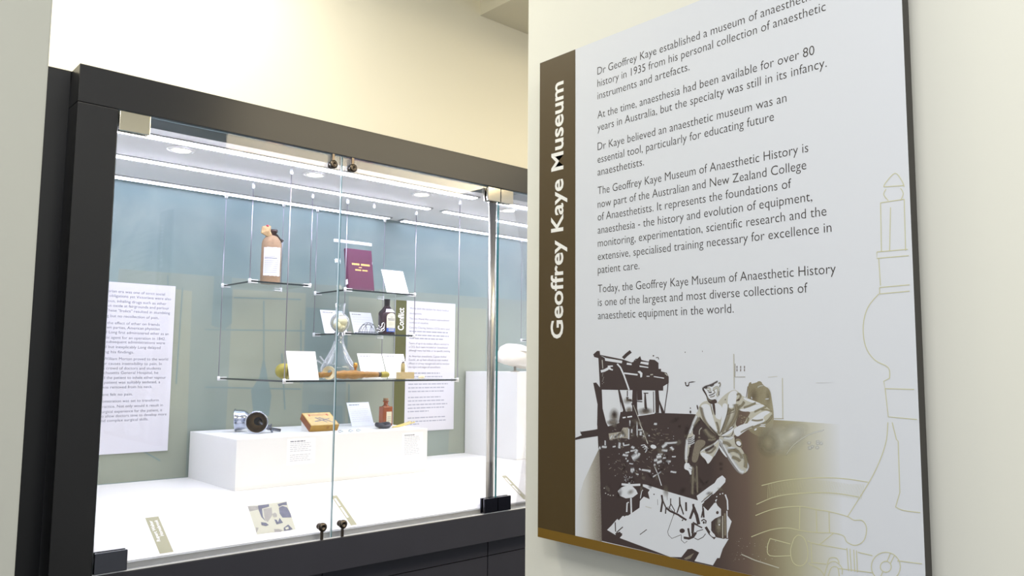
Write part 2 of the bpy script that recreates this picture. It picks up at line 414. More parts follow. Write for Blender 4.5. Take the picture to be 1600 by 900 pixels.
def gripper(x, y, par):
    bm = bmesh.new(); lathe(bm, [(0, 0), (.006, 0), (.006, -.016), (.0045, -.020), (0, -.020)], (x, y, ZC-.0065), seg=14); link('ceiling_gripper', bm, CLAMP, par)
def make_cable(x, y, z, label):
    t = thing('hanging_cable', label, 'cable', (x, y, z), 'steel cables holding the glass shelves')
    bm = bmesh.new(); tube(bm, [(x, y, ZC-.0265), (x, y, z-.012)], .0017, 8); link('wire', bm, WIRE, t)
    gripper(x, y, t)
for x, r, z, lab in cables: make_cable(x, YR[r], z, lab)
t = thing('ceiling_gripper', 'small white empty cable gripper under the middle light strip', 'gripper', (1.755, 2.784, ZC-.03))
bm = bmesh.new(); lathe(bm, [(0, 0), (.006, 0), (.006, -.016), (.0045, -.020), (0, -.020)], (1.755, 2.784, ZC-.0065), seg=14); link('barrel', bm, CLAMP, t)

def glass_shelf(x0, x1, y0, y1, z, label):
    """z is the upper surface; the cables run just outside the corners"""
    t = thing('glass_shelf', label, 'shelf', ((x0+x1)/2, (y0+y1)/2, z), 'hanging glass shelves')
    g = .008; e = .006
    bm = bmesh.new(); box(bm, (x0+g, y0, z-e), (x1-g, y1, z))
    for f in bm.faces:
        f.normal_update()
        if f.normal.y < -.5 or f.normal.x < -.5: f.material_index = 1
    link('glass_pane', bm, [SHELF, SEDGE], t)
    for cx, sx in ((x0, 1), (x1, -1)):
        for cy in (y0, y1):
            bm = bmesh.new()
            lathe(bm, [(.0018, -.011), (.0055, -.011), (.0055, .006), (.0018, .006)], (cx, cy, z), seg=12)
            for za, zb in ((z+.0002, z+.0032), (z-e-.0032, z-e-.0002)):
                box(bm, (min(cx+sx*.004, cx+sx*.030), cy-.006, za), (max(cx+sx*.004, cx+sx*.030), cy+.006, zb), bev=.0006)
            link('clamp', bm, CLAMP, t)
glass_shelf(1.232, 1.475, YR['m'], YR['b'], ZA, 'small high glass shelf under the paper-wrapped bottle')
glass_shelf(1.63, 1.97, YR['m'], YR['b'], ZB, 'glass shelf under the maroon book')
glass_shelf(1.63, 1.97, YR['m'], YR['b'], ZCS, 'glass shelf under the dark brown bottle with cream label')
glass_shelf(1.232, 1.97, YR['f'], YR['b'], ZD, 'widest lowest glass shelf carrying the glass flask and the wooden tube')
# the next bay, mostly behind the partition
qx = at(815.4, 371, 1, 3.03).x; qz = at(815.5, 531, 1, 3.03).z
make_cable(qx, 3.03, qz, 'cable in the next bay beside the partition edge')
make_cable(qx+.34, 3.03, qz, 'cable in the next bay hidden behind the partition')
make_cable(qx, 2.784, qz, 'front cable in the next bay hidden behind the partition')
make_cable(qx+.34, 2.784, qz, 'front right cable in the next bay hidden behind the partition')
glass_shelf(qx, qx+.34, 2.784, 3.03, qz, 'glass shelf end over the white lumpy object in the next bay')

# ================================================================== plinths
t = thing('plinth', 'long low white plinth carrying the wooden box and the silver cups', 'plinth', (1.555, 2.87, ZF))
PZ = 1.238
bm = bmesh.new(); box(bm, (1.152, 2.655, ZF), (1.955, 3.08, PZ), bev=.001); pl = link('body', bm, PLINTH, t)
def plinth_caption(x0, z1, w, n, head):
    bm = bmesh.new(); y = 2.655-.0006
    quad(bm, [(x0-.012, y, z1+.012), (x0+w+.012, y, z1+.012), (x0+w+.012, y, z1-.0068*n-.006), (x0-.012, y, z1-.0068*n-.006)], 0)
    for i in range(n):
        if i == head: continue
        dashes(bm, (x0, y-.0003, z1-.0068*i), X, Z, w*(random.uniform(.8, 1) if i else .66), .0030 if i else .0036, 1 if i else 2, .005, .016)
    link('caption_label', bm, [CARD, INKL, INK], pl)
c1 = at(453.5, 691, 1, 2.655); plinth_caption(c1.x, c1.z, .088, 11, 6)
c2 = at(632, 681, 1, 2.655); plinth_caption(c2.x, c2.z, .078, 12, 99)
p2 = at(728, 580, 1, YB-.008); fy = p2.x*at(808, 640, 1, 2.6).y/at(808, 640, 1, 2.6).x
t = thing('plinth', 'tall white plinth behind the steel post in the next bay', 'plinth', (p2.x+.35, (fy+YB)/2, ZF))
bm = bmesh.new(); box(bm, (p2.x, fy, ZF), (p2.x+.75, YB-.006, 1.466), bev=.001); link('body', bm, PLINTH, t)

# ================================================================== text boards on the back of the case
LEFT_LINES = [[('The Victorian era was one of strict social', 365), ('rules and obligations yet Victorians were also', 395), ('adventurous, inhaling drugs such as ether', 372), ('and nitrous oxide at fairgrounds and parlour', 385), ('parties. These "frolics" resulted in stumbling', 390), ('and falling but no recollection of pain.', 335)],
 [('Noticing the effect of ether on friends', 340), ('at their own parties, American physician', 340), ('Crawford Long first administered ether as an', 383), ('anaesthetic agent for an operation in 1842.', 368), ('This and subsequent administrations were', 365), ('successful but inexplicably Long delayed', 343), ('publishing his findings.', 215)],
 [('In 1846, William Morton proved to the world', 380), ('that ether causes insensibility to pain. In', 350), ('front of a crowd of doctors and students', 345), ('at Massachusetts General Hospital, he', 333), ('instructed the patient to inhale ether vapour', 370), ('until the patient was suitably sedated, a', 342), ('tumour was removed from his neck.', 305)],
 [('The patient felt no pain.', 208)],
 [('This demonstration was set to transform', 335), ('surgical practice. Not only would it result in', 355), ('a better surgical experience for the patient, it', 352), ('would also allow doctors time to develop more', 373), ('refined and complex surgical skills.', 285)]]
LEFT_Y = [[95, 118, 141, 163, 186, 209], [242, 263, 287, 311, 331, 354, 376], [410, 432, 454, 475, 498, 520, 543], [579], [608, 632, 656, 676, 700]]
yb = YB-.008
t = thing('information_board', 'white text board at the left end of the case back, partly behind the frame', 'text board', (.9, YB-.004, 1.17), 'text boards on the case back')
bm = bmesh.new(); box(bm, (.70, YB-.0075, 1.171), (1.072, YB-.001, 1.787)); link('board', bm, INFO, t)
bm = bmesh.new(); box(bm, (.70, YB-.0081, 1.171), (.762, YB-.0077, 1.787)); link('title_band', bm, OLIVE, t)
bm = bmesh.new()
for lines, ys in zip(LEFT_LINES, LEFT_Y):
    for (s, xr), y in zip(lines, ys):
        e = at(140+xr/3.105, 430+(y+4)/3.105, 1, yb)
        text(bm, s, (.782, YB-.0080, e.z), X, Z, .0142, e.x-.782, -.004)
link('lettering', bm, INKT, t)
CONF = [[('War is both the catalyst for many medical', 305), ('developments.', 125)], [('The First World War created unprecedented', 308), ('numbers of casualties.', 170)],
 [('Casualty Clearing Stations (CCS) were used', 310), (None, 305), (None, 305), (None, 270)],
 [('Teams of up to six medical officers worked in', 305), ("a CCS. Each team included an 'anaesthetist'", 300), ('although many had little or no specific training.', 315)],
 [('An American anaesthetist, Captain Arthur', 290), ('Guedel, set up field schools to train medical', 300), ('officers in airway management and to monitor', 310), ('the signs and stages of anaesthesia.', 250)],
 [(None, 245), (None, 265)], [(None, 300), (None, 275), (None, 275)], [(None, 250), (None, 280), (None, 295), (None, 275), (None, 170)], [(None, 280), (None, 290), (None, 105)]]
CONF_Y = [[68, 90], [135, 153], [192, 214, 238, 258], [294, 317, 340], [377, 400, 424, 447], [484, 507], [555, 579, 603], [642, 664, 688, 711, 737], [774, 797, 824]]
t = thing('information_board', 'white text board with olive band reading Conflict', 'text board', (2.25, YB-.004, 1.18), 'text boards on the case back')
bm = bmesh.new(); box(bm, (2.073, YB-.0075, 1.185), (2.425, YB-.001, 1.797)); link('board', bm, INFO, t)
bm = bmesh.new(); box(bm, (2.0735, YB-.0081, 1.1855), (2.134, YB-.0077, 1.7965)); link('title_band', bm, OLIVE, t)
bm = bmesh.new()
c0 = at(631, 517, 1, yb); c1_ = at(631, 480, 1, yb)
text(bm, 'Conflict', (2.119, YB-.0085, at(627, 516, 1, yb).z), Z, -X, .046, at(627, 481, 1, yb).z-at(627, 516, 1, yb).z, .02)
link('title_lettering', bm, TXTW, t)
bm = bmesh.new()
for lines, ys in zip(CONF, CONF_Y):
    for (s, xr), y in zip(lines, ys):
        e = at(630+xr/4.286, 470+(y+4)/4.286, 1, yb); w = e.x-2.152
        zz = e.z
        if s: text(bm, s, (2.152, YB-.0080, zz), X, Z, .0138, w, -.004)
        else: dashes(bm, (2.152, YB-.0080, zz), X, Z, w, .0052, 1, .008, .03)
link('lettering', bm, [INKT, mat('board_ink_pale', (150, 154, 168), .7)], t)

# ================================================================== label cards
def card(bl, br, tl, tr, y0, z, label, m, lines, head=True, group='white caption cards'):
    """card leaning back on a small folded foot; bottom edge at depth y0 on the surface z"""
    a = at(*bl, 1, y0); b = at(*br, 1, y0)
    c = at(*tl, 0, a.x); w = b.x-a.x
    dv = Vector((0, c.y-y0, c.z-z)); 
    if dv.y < .01: dv.y = .012
    h = dv.length; v = dv.normalized(); n = v.cross(X); n = n if n.y < 0 else -n
    o = Vector((a.x, y0, z+.0003)); th = -n*.0016
    t = thing('caption_card', label, 'card', o, group)
    bm = bmesh.new(); hexa(bm, [o, o+X*w, o+X*w+v*h, o+v*h, o+th, o+X*w+th, o+X*w+v*h+th, o+v*h+th]); link('card_face', bm, m, t)
    bm = bmesh.new(); q = o+v*h*.6+th*1.3; f = Vector((0, q.y+q.z*0+.018, z+.0003)); 
    hexa(bm, [(a.x+w*.3, q.y, q.z), (a.x+w*.7, q.y, q.z), (a.x+w*.7, q.y+.016, z+.0003), (a.x+w*.3, q.y+.016, z+.0003),
              (a.x+w*.3, q.y+.0015, q.z), (a.x+w*.7, q.y+.0015, q.z), (a.x+w*.7, q.y+.0175, z+.0003), (a.x+w*.3, q.y+.0175, z+.0003)])
    link('easel_strut', bm, m, t)
    bm = bmesh.new(); k = 0
    for i in range(lines):
        hh = h*.88-(i*h*.78/lines)
        ww = w*(.45 if (i == 0 and head) else random.uniform(.68, .84))
        dashes(bm, o+X*w*.08+v*hh+n*.0004, X, v, ww, h*.018 if i else h*.03, 1 if (i == 0 and head) else 0, w*.05, w*.16)
    link('print', bm, [INKL, INK], t)
card((605,456),(639,459),(595.7,421),(629.4,424), 2.802, ZB, 'white caption card right of the maroon book', CARD, 2)
card((507.4,520),(543,518.6),(500,484),(535,486), 2.90, ZCS, 'bluish caption card behind the upper bulb of the glass flask', CARDB, 9)
card((554,519),(587.6,519.8),(546,487.3),(580,488.8), 2.90, ZCS, 'bluish caption card behind the wire mask', CARDB, 7)
card((452.7,594.4),(498.6,594),(447,548.5),(490.8,549.6), 2.535, ZD, 'large white caption card left of the glass flask', CARD, 8, False)
card((566.5,591),(604.5,591),(558,552.3),(595,552.8), 2.76, ZD, 'white caption card right of the glass flask, behind the tube', CARD, 8)
card((606.5,591),(640,591),(597,552.8),(631.5,553), 2.76, ZD, 'white caption card behind the tiny vial with a tied neck', CARD, 8)
cy = at(550, 666.3, 2, PZ).y
card((550,666.3),(584.6,665.4),(541.5,629.4),(577,628.5), cy, PZ, 'bluish caption card on the plinth left of the amber bottle', CARDB, 9)

# ================================================================== objects on the shelves
# --- paper wrapped bottle
y0 = 2.86; a = at(406.5, 436, 1, y0); b = at(438, 438, 1, y0); cx = (a.x+b.x)/2; r = (b.x-a.x)/2*.88*1.03
def hz(x, y, yy): return at(x, y, 1, yy).z
PAPER = mat('brown_wrapping_paper', (144, 118, 92), .85, noise=.18, nscale=70, bump=.3)
t = thing('wrapped_bottle', 'old bottle wrapped in brown paper with a torn white label', 'bottle', (cx, y0, ZA))
zs = hz(422, 381, y0); zn = hz(428, 370, y0); zt = hz(425, 359, y0)
bm = bmesh.new(); lathe(bm, [(0, 0), (r*.97, 0), (r, .004), (r*1.01, (zs-ZA)*.5), (r, zs-ZA), (r*.9, zs-ZA+.012), (r*.62, zn-ZA-.002), (r*.34, zn-ZA+.003)], (cx, y0, ZA+.0003), seg=24)
for v in bm.verts:
    if v.co.z > ZA+.004: v.co += Vector((random.uniform(-1,1), random.uniform(-1,1), 0))*.0012
link('paper_wrap', bm, PAPER, t)
bm = bmesh.new(); lathe(bm, [(r*.34, zn-ZA-.006), (r*.32, zt-ZA-.012), (r*.42, zt-ZA-.010), (r*.42, zt-ZA), (0, zt-ZA)], (cx+.006, y0, ZA), seg=16); link('bottle_neck', bm, mat('dark_brown_glass', (48, 26, 24), .15), t)
bm = bmesh.new()
c = Vector((cx, y0, 0))
for k in range(5):
    an = k*1.3; p0 = Vector((cx+.004+math.cos(an)*r*.4, y0+math.sin(an)*r*.4, zn+.004))
    tube(bm, [p0, p0+Vector((math.cos(an)*.01, math.sin(an)*.01-.004, -.008-.004*k)), p0+Vector((math.cos(an)*.02+.004, -.012, -.018-.003*k))], .0022, 6)
tube(bm, [(cx+.012, y0-r*.4, zn+.008), (cx+.02, y0-r*.6, zn-.006), (cx+.031, y0-r*.7, zn-.022)], .003, 6)
link('string_tie', bm, mat('dark_string', (52, 40, 36), .8), t)
bm = bmesh.new()
pts = [(392,195),(400,150),(440,140),(458,150),(455,185),(468,215),(440,222),(425,215)]
pp_ = [at(320+x/4.444, 320+y/4.444, 1, y0-.01) for x, y in pts]
cen = sum(pp_, Vector())/len(pp_)
top = [bm.verts.new(p+Vector((0, -.003, 0))) for p in pp_]; bot = [bm.verts.new(p+Vector((0, .004, 0))) for p in pp_]
fr = bm.verts.new(cen+Vector((0, -.010, 0))); bk_ = bm.verts.new(cen+Vector((0, .010, 0)))
for k in range(len(pts)):
    k2 = (k+1) % len(pts); bm.faces.new((top[k], top[k2], bot[k2], bot[k])); bm.faces.new((top[k2], top[k], fr)); bm.faces.new((bot[k], bot[k2], bk_))
link('crumpled_tag', bm, mat('tan_paper', (170, 142, 102), .8, noise=.25, nscale=120), t)
bm = bmesh.new(); sphere(bm, at(418, 353, 1, y0-.012), (.006, .005, .004)); link('wax_seal', bm, mat('red_wax', (190, 60, 84), .4), t)
def cyl_label(bm, cx, cy, rad, z0, z1, a0, a1, mi=0, n=14, arch=0, jag=0):
    prev = None
    for i in range(n+1):
        an = a0+(a1-a0)*i/n; f = 2*i/n-1
        zz = z1-(arch*(1-math.sqrt(max(0, 1-f*f))) if arch else 0)
        x = cx+math.cos(an)*rad; y = cy+math.sin(an)*rad
        cur = (bm.verts.new((x, y, z0+random.uniform(-jag, jag))), bm.verts.new((x, y, zz+random.uniform(-jag, jag))))
        if prev: bm.faces.new((prev[0], cur[0], cur[1], prev[1])).material_index = mi
        prev = cur
va = math.atan2(-y0, -cx)                       # direction towards the viewer
z0 = hz(422, 432, y0); z1 = hz(422, 388, y0)
bm = bmesh.new(); cyl_label(bm, cx, y0, r*1.04, z0, z1, va-.78, va+1.02, 0, 16, jag=.0015)
for k in range(9):
    zz = z1-(z1-z0)*(.33+.07*k); cyl_label(bm, cx, y0, r*1.05, zz, zz+.0015+(.002 if k in (1,) else 0), va-.66, va+.6+random.uniform(0, .3), 1, 10)
link('torn_label', bm, [mat('bluish_paper', (214, 216, 226), .7), INK], t)

# --- book on its acrylic stand
BOOKC = mat('maroon_cloth', (80, 10, 56), .55, noise=.14, nscale=90, bump=.15)
yb0 = 2.812
A = at(546, 446, 1, yb0); B = at(585, 449.5, 1, yb0); Ct = at(541.6, 387, 0, A.x); w = B.x-A.x
dv = Vector((0, Ct.y-yb0, Ct.z-ZB-.006)); h = dv.length; v = dv.normalized(); n = v.cross(X); n = n if n.y < 0 else -n
o = Vector((A.x, yb0, ZB+.0045)); bt = .022
t = thing('book', 'maroon cloth-bound book with gilt title leaning on a clear stand', 'book', o)
bm = bmesh.new()
def slab(bm, o, w, h, d0, d1, mi=0):
    hexa(bm, [o-n*d0, o+X*w-n*d0, o+X*w+v*h-n*d0, o+v*h-n*d0, o-n*d1, o+X*w-n*d1, o+X*w+v*h-n*d1, o+v*h-n*d1], mi)
slab(bm, o, w, h, 0, .0025); slab(bm, o, w, h, bt-.0025, bt)
sp = []
for k in range(7):
    f = k/6; an = math.pi*f; sp.append(o-n*(bt*f)-X*(.004*math.sin(an)))
ring0 = [bm.verts.new(p) for p in sp]; ring1 = [bm.verts.new(p+v*h) for p in sp]
for k in range(6): bm.faces.new((ring0[k], ring0[k+1], ring1[k+1], ring1[k]))
link('cover', bm, BOOKC, t)
bm = bmesh.new(); slab(bm, o+X*.002+v*.003, w-.005, h-.006, .0026, bt-.0026); link('page_block', bm, mat('aged_paper', (222, 206, 178), .8), t)
bm = bmesh.new(); gl = mat('gilt_lettering', (236, 188, 110), .35, metal=.5)
for f0, f1, vv, hh_ in ((.17, .47, .60, .045), (.53, .88, .60, .045), (.44, .56, .54, .018), (.29, .53, .465, .032), (.57, .78, .465, .032)):
    dashes(bm, o+X*w*f0+v*h*vv+n*.0004, X, v, w*(f1-f0), h*hh_, 0, .0028, .0042)
link('cover_lettering', bm, gl, t)
bm = bmesh.new(); q = o+v*h*.12-X*.0045
hexa(bm, [q-n*.002, q-n*.002+X*.001, q-n*.002+X*.001+v*h*.12, q-n*.002+v*h*.12, q-n*.018, q-n*.018+X*.001, q-n*.018+X*.001+v*h*.12, q-n*.018+v*h*.12]); link('spine_label', bm, CARD, t)
t = thing('book_stand', 'clear acrylic stand holding the maroon book', 'stand', (A.x+w/2, 2.83, ZB))
bm = bmesh.new()
ow = .042; o2 = Vector((A.x-ow, yb0, ZB+.0003)) - n*(bt+.001)
o2 = Vector((A.x-ow, yb0 + (bt+.0015)/abs(n.y) + 0.001, ZB+.0003)); H2 = h*1.30; W2 = w+.060
hexa(bm, [o2, o2+X*W2, o2+X*W2+v*H2, o2+v*H2, o2+Y*.003, o2+X*W2+Y*.003, o2+X*W2+v*H2+Y*.003, o2+v*H2+Y*.003])
link('back_plate', bm, ACRYL, t)
bm = bmesh.new(); box(bm, (A.x-ow, yb0-.018, ZB+.0003), (A.x-ow+W2, o2.y, ZB+.0033)); box(bm, (A.x-ow, yb0-.018, ZB+.0033), (A.x-ow+W2, yb0-.015, ZB+.011)); link('foot_lip', bm, ACRYL, t)
bm = bmesh.new(); q = o2+v*H2*.90
hexa(bm, [q-n*-.004, q-n*-.004+X*W2, q-n*-.004+X*W2+v*.012, q-n*-.004+v*.012, q+n*.0005+Y*.003, q+n*.0005+Y*.003+X*W2, q+n*.0005+Y*.003+X*W2+v*.012, q+n*.0005+Y*.003+v*.012])
link('reflection_bar', bm, mat('acrylic_glint_white', (250, 251, 255), .15, spec=.8), t)  # solid white bar painting the light strip's reflection on the acrylic

# --- dark bottle with cream label
y0 = 2.855; a = at(591.8, 515, 1, y0); b = at(615.9, 515, 1, y0); cx = (a.x+b.x)/2; r = (b.x-a.x)/2*.93
t = thing('medicine_bottle', 'dark brown bottle with arched cream and blue label beside the Conflict board', 'bottle', (cx, y0, ZCS))
zt = hz(604, 467.4, y0)-ZCS; zsh = hz(604, 488, y0)-ZCS; zne = hz(604, 479, y0)-ZCS
BR = mat('dark_plum_glass', (44, 18, 30), .12, spec=.6)
bm = bmesh.new(); lathe(bm, [(0, 0), (r*.94, 0), (r, .004), (r, zsh-.006), (r*.95, zsh), (r*.62, (zsh+zne)/2), (r*.36, zne), (r*.33, zne+.003), (0, zne+.003)], (cx, y0, ZCS+.0003), seg=32); link('body', bm, BR, t)
bm = bmesh.new(); lathe(bm, [(r*.33, zne), (r*.35, zt-.003), (r*.38, zt-.003), (r*.38, zt), (0, zt)], (cx, y0, ZCS), seg=20); link('cap', bm, mat('black_cap', (28, 16, 22), .35), t)
va = math.atan2(-y0, -cx)+.62
z0 = hz(609, 513, y0); z1 = hz(609, 490, y0); zb_ = hz(609, 519, y0)
bm = bmesh.new(); CRM = mat('cream_label', (226, 222, 196), .6); BLU = mat('blue_label', (52, 92, 176), .5)
cyl_label(bm, cx, y0, r*1.012, z0, z1, va-.62, va+.62, 0, 18, arch=.016)
cyl_label(bm, cx, y0, r*1.012, max(zb_, ZCS+.003), z0, va-.62, va+.62, 1, 14)
for zz, hh, aa in ((.58, .0035, .5), (.50, .0028, .46), (.72, .002, .2), (.36, .001, .4), (.28, .001, .42), (.2, .001, .4)):
    cyl_label(bm, cx, y0, r*1.02, z0+(z1-z0)*zz, z0+(z1-z0)*zz+hh, va-aa, va+aa, 2, 10)
for k in range(3): cyl_label(bm, cx, y0, r*1.02, max(zb_, ZCS+.003)+.004+.004*k, max(zb_, ZCS+.003)+.0055+.004*k, va-.4, va+.4, 0, 8)
link('front_label', bm, [CRM, BLU, INK], t)
bm = bmesh.new()
n_ = 16; prev = None
for i in range(n_+1):
    an = va-.75+1.5*i/n_
    cur = [bm.verts.new((cx+math.cos(an)*rr, y0+math.sin(an)*rr, ZCS+zz)) for rr, zz in ((r*.985, zsh-.001), (r*.64, (zsh+zne)/2+.001))]
    if prev: bm.faces.new((prev[0], cur[0], cur[1], prev[1]))
    prev = cur
link('shoulder_label', bm, mat('lilac_label', (214, 208, 226), .6), t)

# --- folding wire mask and forceps on the same shelf
t = thing('wire_mask', 'wire-frame breathing mask in front of the bluish card', 'mask', (1.86, 2.84, ZCS))
bm = bmesh.new(); yy = 2.83
L = at(561, 519, 1, yy); Rr = at(590, 519, 1, yy); hh = hz(575, 505, yy)-ZCS; cxm = (L.x+Rr.x)/2; rw = (Rr.x-L.x)/2
def arcp(f0, rx, ry, hh, k=10): return [(cxm+rx*math.cos(math.pi*i/k), yy+f0*ry, ZCS+.0025+hh*math.sin(math.pi*i/k)) for i in range(k+1)]
base = [(cxm+rw*math.cos(2*math.pi*i/20), yy+.028*math.sin(2*math.pi*i/20), ZCS+.0022) for i in range(21)]
tube(bm, base, .0013, 6); tube(bm, [(x, y, z+.006) for x, y, z in base], .001, 6)
for f0 in (-.5, 0, .5): tube(bm, arcp(f0, rw*(1-.25*abs(f0)), .028, hh*(1-.3*abs(f0))), .0010, 6)
for fx in (-.5, 0, .5): tube(bm, [(cxm+fx*rw, yy+.028*math.cos(math.pi*i/10)*(1-.2*abs(fx)), ZCS+.0025+hh*(1-.35*abs(fx))*math.sin(math.pi*i/10)) for i in range(11)], .0010, 6)
tube(bm, [(cxm-rw, yy, ZCS+.004), (cxm-rw-.022, yy-.004, ZCS+.003)], .0016, 6)
link('wire_frame', bm, mat('dull_wire', (92, 96, 104), .35, metal=.8), t)
t = thing('forceps', 'bright steel spring forceps at the foot of the dark bottle', 'forceps', (1.9, 2.80, ZCS))
bm = bmesh.new(); yy = 2.795
def zz5(pts, yy): return [at(570+x/12.86, 460+y/12.86, 1, yy) for x, y in pts]
def lift(ps): return [Vector((p.x, p.y, max(p.z, ZCS+.0022))) for p in ps]
tube(bm, lift(zz5([(235,690),(300,705),(360,680),(400,690)], yy)), .0019, 6); tube(bm, lift(zz5([(235,760),(310,740),(360,700),(385,650)], yy)), .0019, 6)
tube(bm, lift(zz5([(275,620),(310,670),(345,640),(350,590),(380,565),(398,590),(390,660),(340,720)], yy)), .0019, 6)
tube(bm, lift(zz5([(300,755),(360,740),(400,700)], yy+.004)), .0019, 6)
link('spring_wire', bm, CHROME, t)
t = thing('enamel_lid', 'tiny dark red lid lying beside the flask bulb', 'lid', (1.74, 2.85, ZCS))
p = at(545.5, 517, 1, 2.85)
bm = bmesh.new(); lathe(bm, [(0, 0), (.009, 0), (.010, .002), (.010, .005), (.008, .007), (0, .0075)], (p.x, 2.85, ZCS+.0003), seg=18); link('disc', bm, mat('dull_red_enamel', (130, 44, 48), .4), t)

# --- glass flask inhaler
yf = 2.675; cf = at(528, 585, 1, yf); k_ = 1/ppm((cf.x, yf, 1.53))
def fz(y): return max(0, at(527, y, 1, yf).z-ZD)
t = thing('glass_inhaler', 'clear glass flask inhaler with round bulb holding a yellow sponge', 'inhaler', (cf.x, yf, ZD))
ax = cf.x
def rpx(v): return v*k_
prof = [(0, .001), (rpx(22), .001), (rpx(26.5), .006), (rpx(27), fz(575)), (rpx(24), fz(568)), (rpx(18), fz(558)), (rpx(12.5), fz(547)), (rpx(8.8), fz(538)), (rpx(7.2), fz(532)), (rpx(6.6), fz(527))]
bm = bmesh.new(); lathe(bm, prof, (ax, yf, ZD), seg=32)
link('conical_flask', bm, LABG, t)
FR = thin_glass('ground_glass', (226, 234, 238), 1.6, .25, 2.2)
bm = bmesh.new(); lathe(bm, [(rpx(7.4), fz(534)), (rpx(7.4), fz(519.5)), (rpx(5.5), fz(518.5))], (ax, yf, ZD), seg=24); link('ground_joint', bm, FR, t)
bm = bmesh.new(); prof = [(rpx(5.5), fz(519.5))]
for i in range(1, 12):
    an = -math.pi/2+math.pi*i/12; prof.append((rpx(max(5.8, 15*math.cos(an))), fz(504)+rpx(15.2)*math.sin(an)))
prof += [(rpx(6.8), fz(488)), (rpx(7.2), fz(480)), (rpx(8.4), fz(473.5))]
lathe(bm, prof, (ax+.002, yf, ZD), seg=32); link('bulb', bm, LABG, t)
SP = mat('yellow_sponge', (240, 230, 184), .95, noise=.2, nscale=160, bump=.8)
bm = bmesh.new()
for dx, dy, dz, rr in ((4, -1, 3, 8.5), (-3, 1, -5, 7), (3, 0, -8, 6.5), (6, 2, -1, 7)):
    sphere(bm, (ax+.002+rpx(dx), yf+rpx(dy), ZD+fz(504)+rpx(dz)), rpx(rr)*.9, seg=14, rings=9)
for v in bm.verts: v.co += Vector((random.uniform(-1,1), random.uniform(-1,1), random.uniform(-1,1)))*.0012
link('sponge', bm, SP, t, True)
bm = bmesh.new(); q = Vector((ax, yf, ZD))
tube(bm, [q+Vector((-rpx(24), -.004, fz(570))), q+Vector((-rpx(30), -.008, fz(565))), q+Vector((-rpx(36), -.010, fz(561)))], [.010, .0085, .012], 14, cap=False); link('side_spout', bm, LABG, t)

# --- turned wooden tube
ya = 2.57
P0 = at(498, 586, 1, ya); P1 = at(609, 588, 1, ya); zc_ = ZD+.0175
def ux(px): return at(px, 587, 1, ya).x
WD = mat('turned_boxwood', (150, 108, 34), .4, noise=.4, nscale=30, bump=.1, stretch=(1, 8, 8))
t = thing('wooden_inhaler_tube', 'turned wooden inhaler tube with ivory flange lying before the flask', 'inhaler tube', ((P0.x+P1.x)/2, ya, ZD))
bm = bmesh.new(); x0 = ux(498)
seq = [(498,0),(498,.011),(504,.012),(507,.0085),(516,.0085),(518,.014),(521,.0155),(524,.0135),(530,.0155),(534,.0175),(538,.0185),(541,.0165),(544,.0155),(548,.0185),(552,.019),(556,.019),(559,.0155),(562,.014),(566,.0148),(569,.013),(573,.0138),(577,.0132),(581,.0128),(584,.012),(590,.012),(590,0)]
lathe(bm, [(r_*.9, ux(p_)-x0) for p_, r_ in seq], (x0, ya, zc_), (1,0,0), seg=24); link('turned_tube', bm, WD, t)
bm = bmesh.new(); lathe(bm, [(.010, 0), (.021, -.004), (.0238, -.0085), (.0245, -.0085), (.0242, -.005), (.0215, .002), (.010, .006)], (ux(514), ya-.004, ZD+.0250), (.75, .65, .05), seg=26); link('ivory_flange', bm, mat('ivory', (226, 216, 178), .4), t)
bm = bmesh.new(); lathe(bm, [(.004, 0), (.0045, .014), (.0075, .015), (.0085, .019), (.0075, .022), (.008, .028), (.0055, .032), (0, .032)], (ux(555), ya, zc_+.012), seg=16); link('valve_knob', bm, mat('brass', (196, 146, 66), .25, metal=.9), t)
bm = bmesh.new(); x1 = ux(590); lathe(bm, [(0, 0), (.0100, 0), (.0103, .006), (.0100, .010)], (x1, ya, zc_), (1,0,0), seg=20); link('dark_ferrule', bm, mat('dark_horn', (66, 52, 30), .3), t)
bm = bmesh.new(); x1 = ux(595); lathe(bm, [(.0099, -.001), (.0115, .002), (.0122, .02), (.0110, .031), (.007, .035), (0, .0355)], (x1, ya, zc_), (1,0,0), seg=20); link('mouthpiece', bm, mat('olive_yellow_horn', (150, 138, 44), .35), t)

# --- leather facepiece
t = thing('leather_facepiece', 'olive yellow leather facepiece at the left end of the lowest shelf', 'facepiece', (1.22, 2.68, ZD))
yl = 2.68; bm = bmesh.new()
pl0 = at(430.5, 585, 1, yl); pl1 = at(456, 590, 1, yl); hh = hz(444, 566.5, yl)-ZD; W2 = pl1.x-pl0.x+.03
rows = []
for i in range(9):
    f = i/8; an = math.pi*f*.62
    cx_ = pl0.x+.02+W2*.5*(1-math.cos(an))*.9; rr = .008+.024*math.sin(min(math.pi, .35+an*1.2))
    rows.append((cx_, rr))
outer = []
for i in range(13):
    f = i/12; an = math.pi*(.08+.92*f)
    outer.append((pl0.x+.030+.030*math.cos(math.pi-an*.62)*1.0, f))
# bowl shell opening to the right and towards the viewer, resting on its rim
prof = [(.0255, .030), (.0285, .020), (.0275, .006), (.022, -.008), (.012, -.016), (0, -.018)]
inner = [(0, -.014), (.010, -.012), (.019, -.005), (.0238, .006), (.0248, .020), (.0225, .030)]
lathe(bm, inner+prof[::1], (pl0.x+.019, yl, ZD+.0300), (.70, -.66, -.18), seg=26)
mz = min(v.co.z for v in bm.verts)
for v in bm.verts: v.co.z += ZD+.0004-mz
link('padded_cup', bm, mat('olive_leather', (148, 138, 50), .6, noise=.2, nscale=60, bump=.3), t)

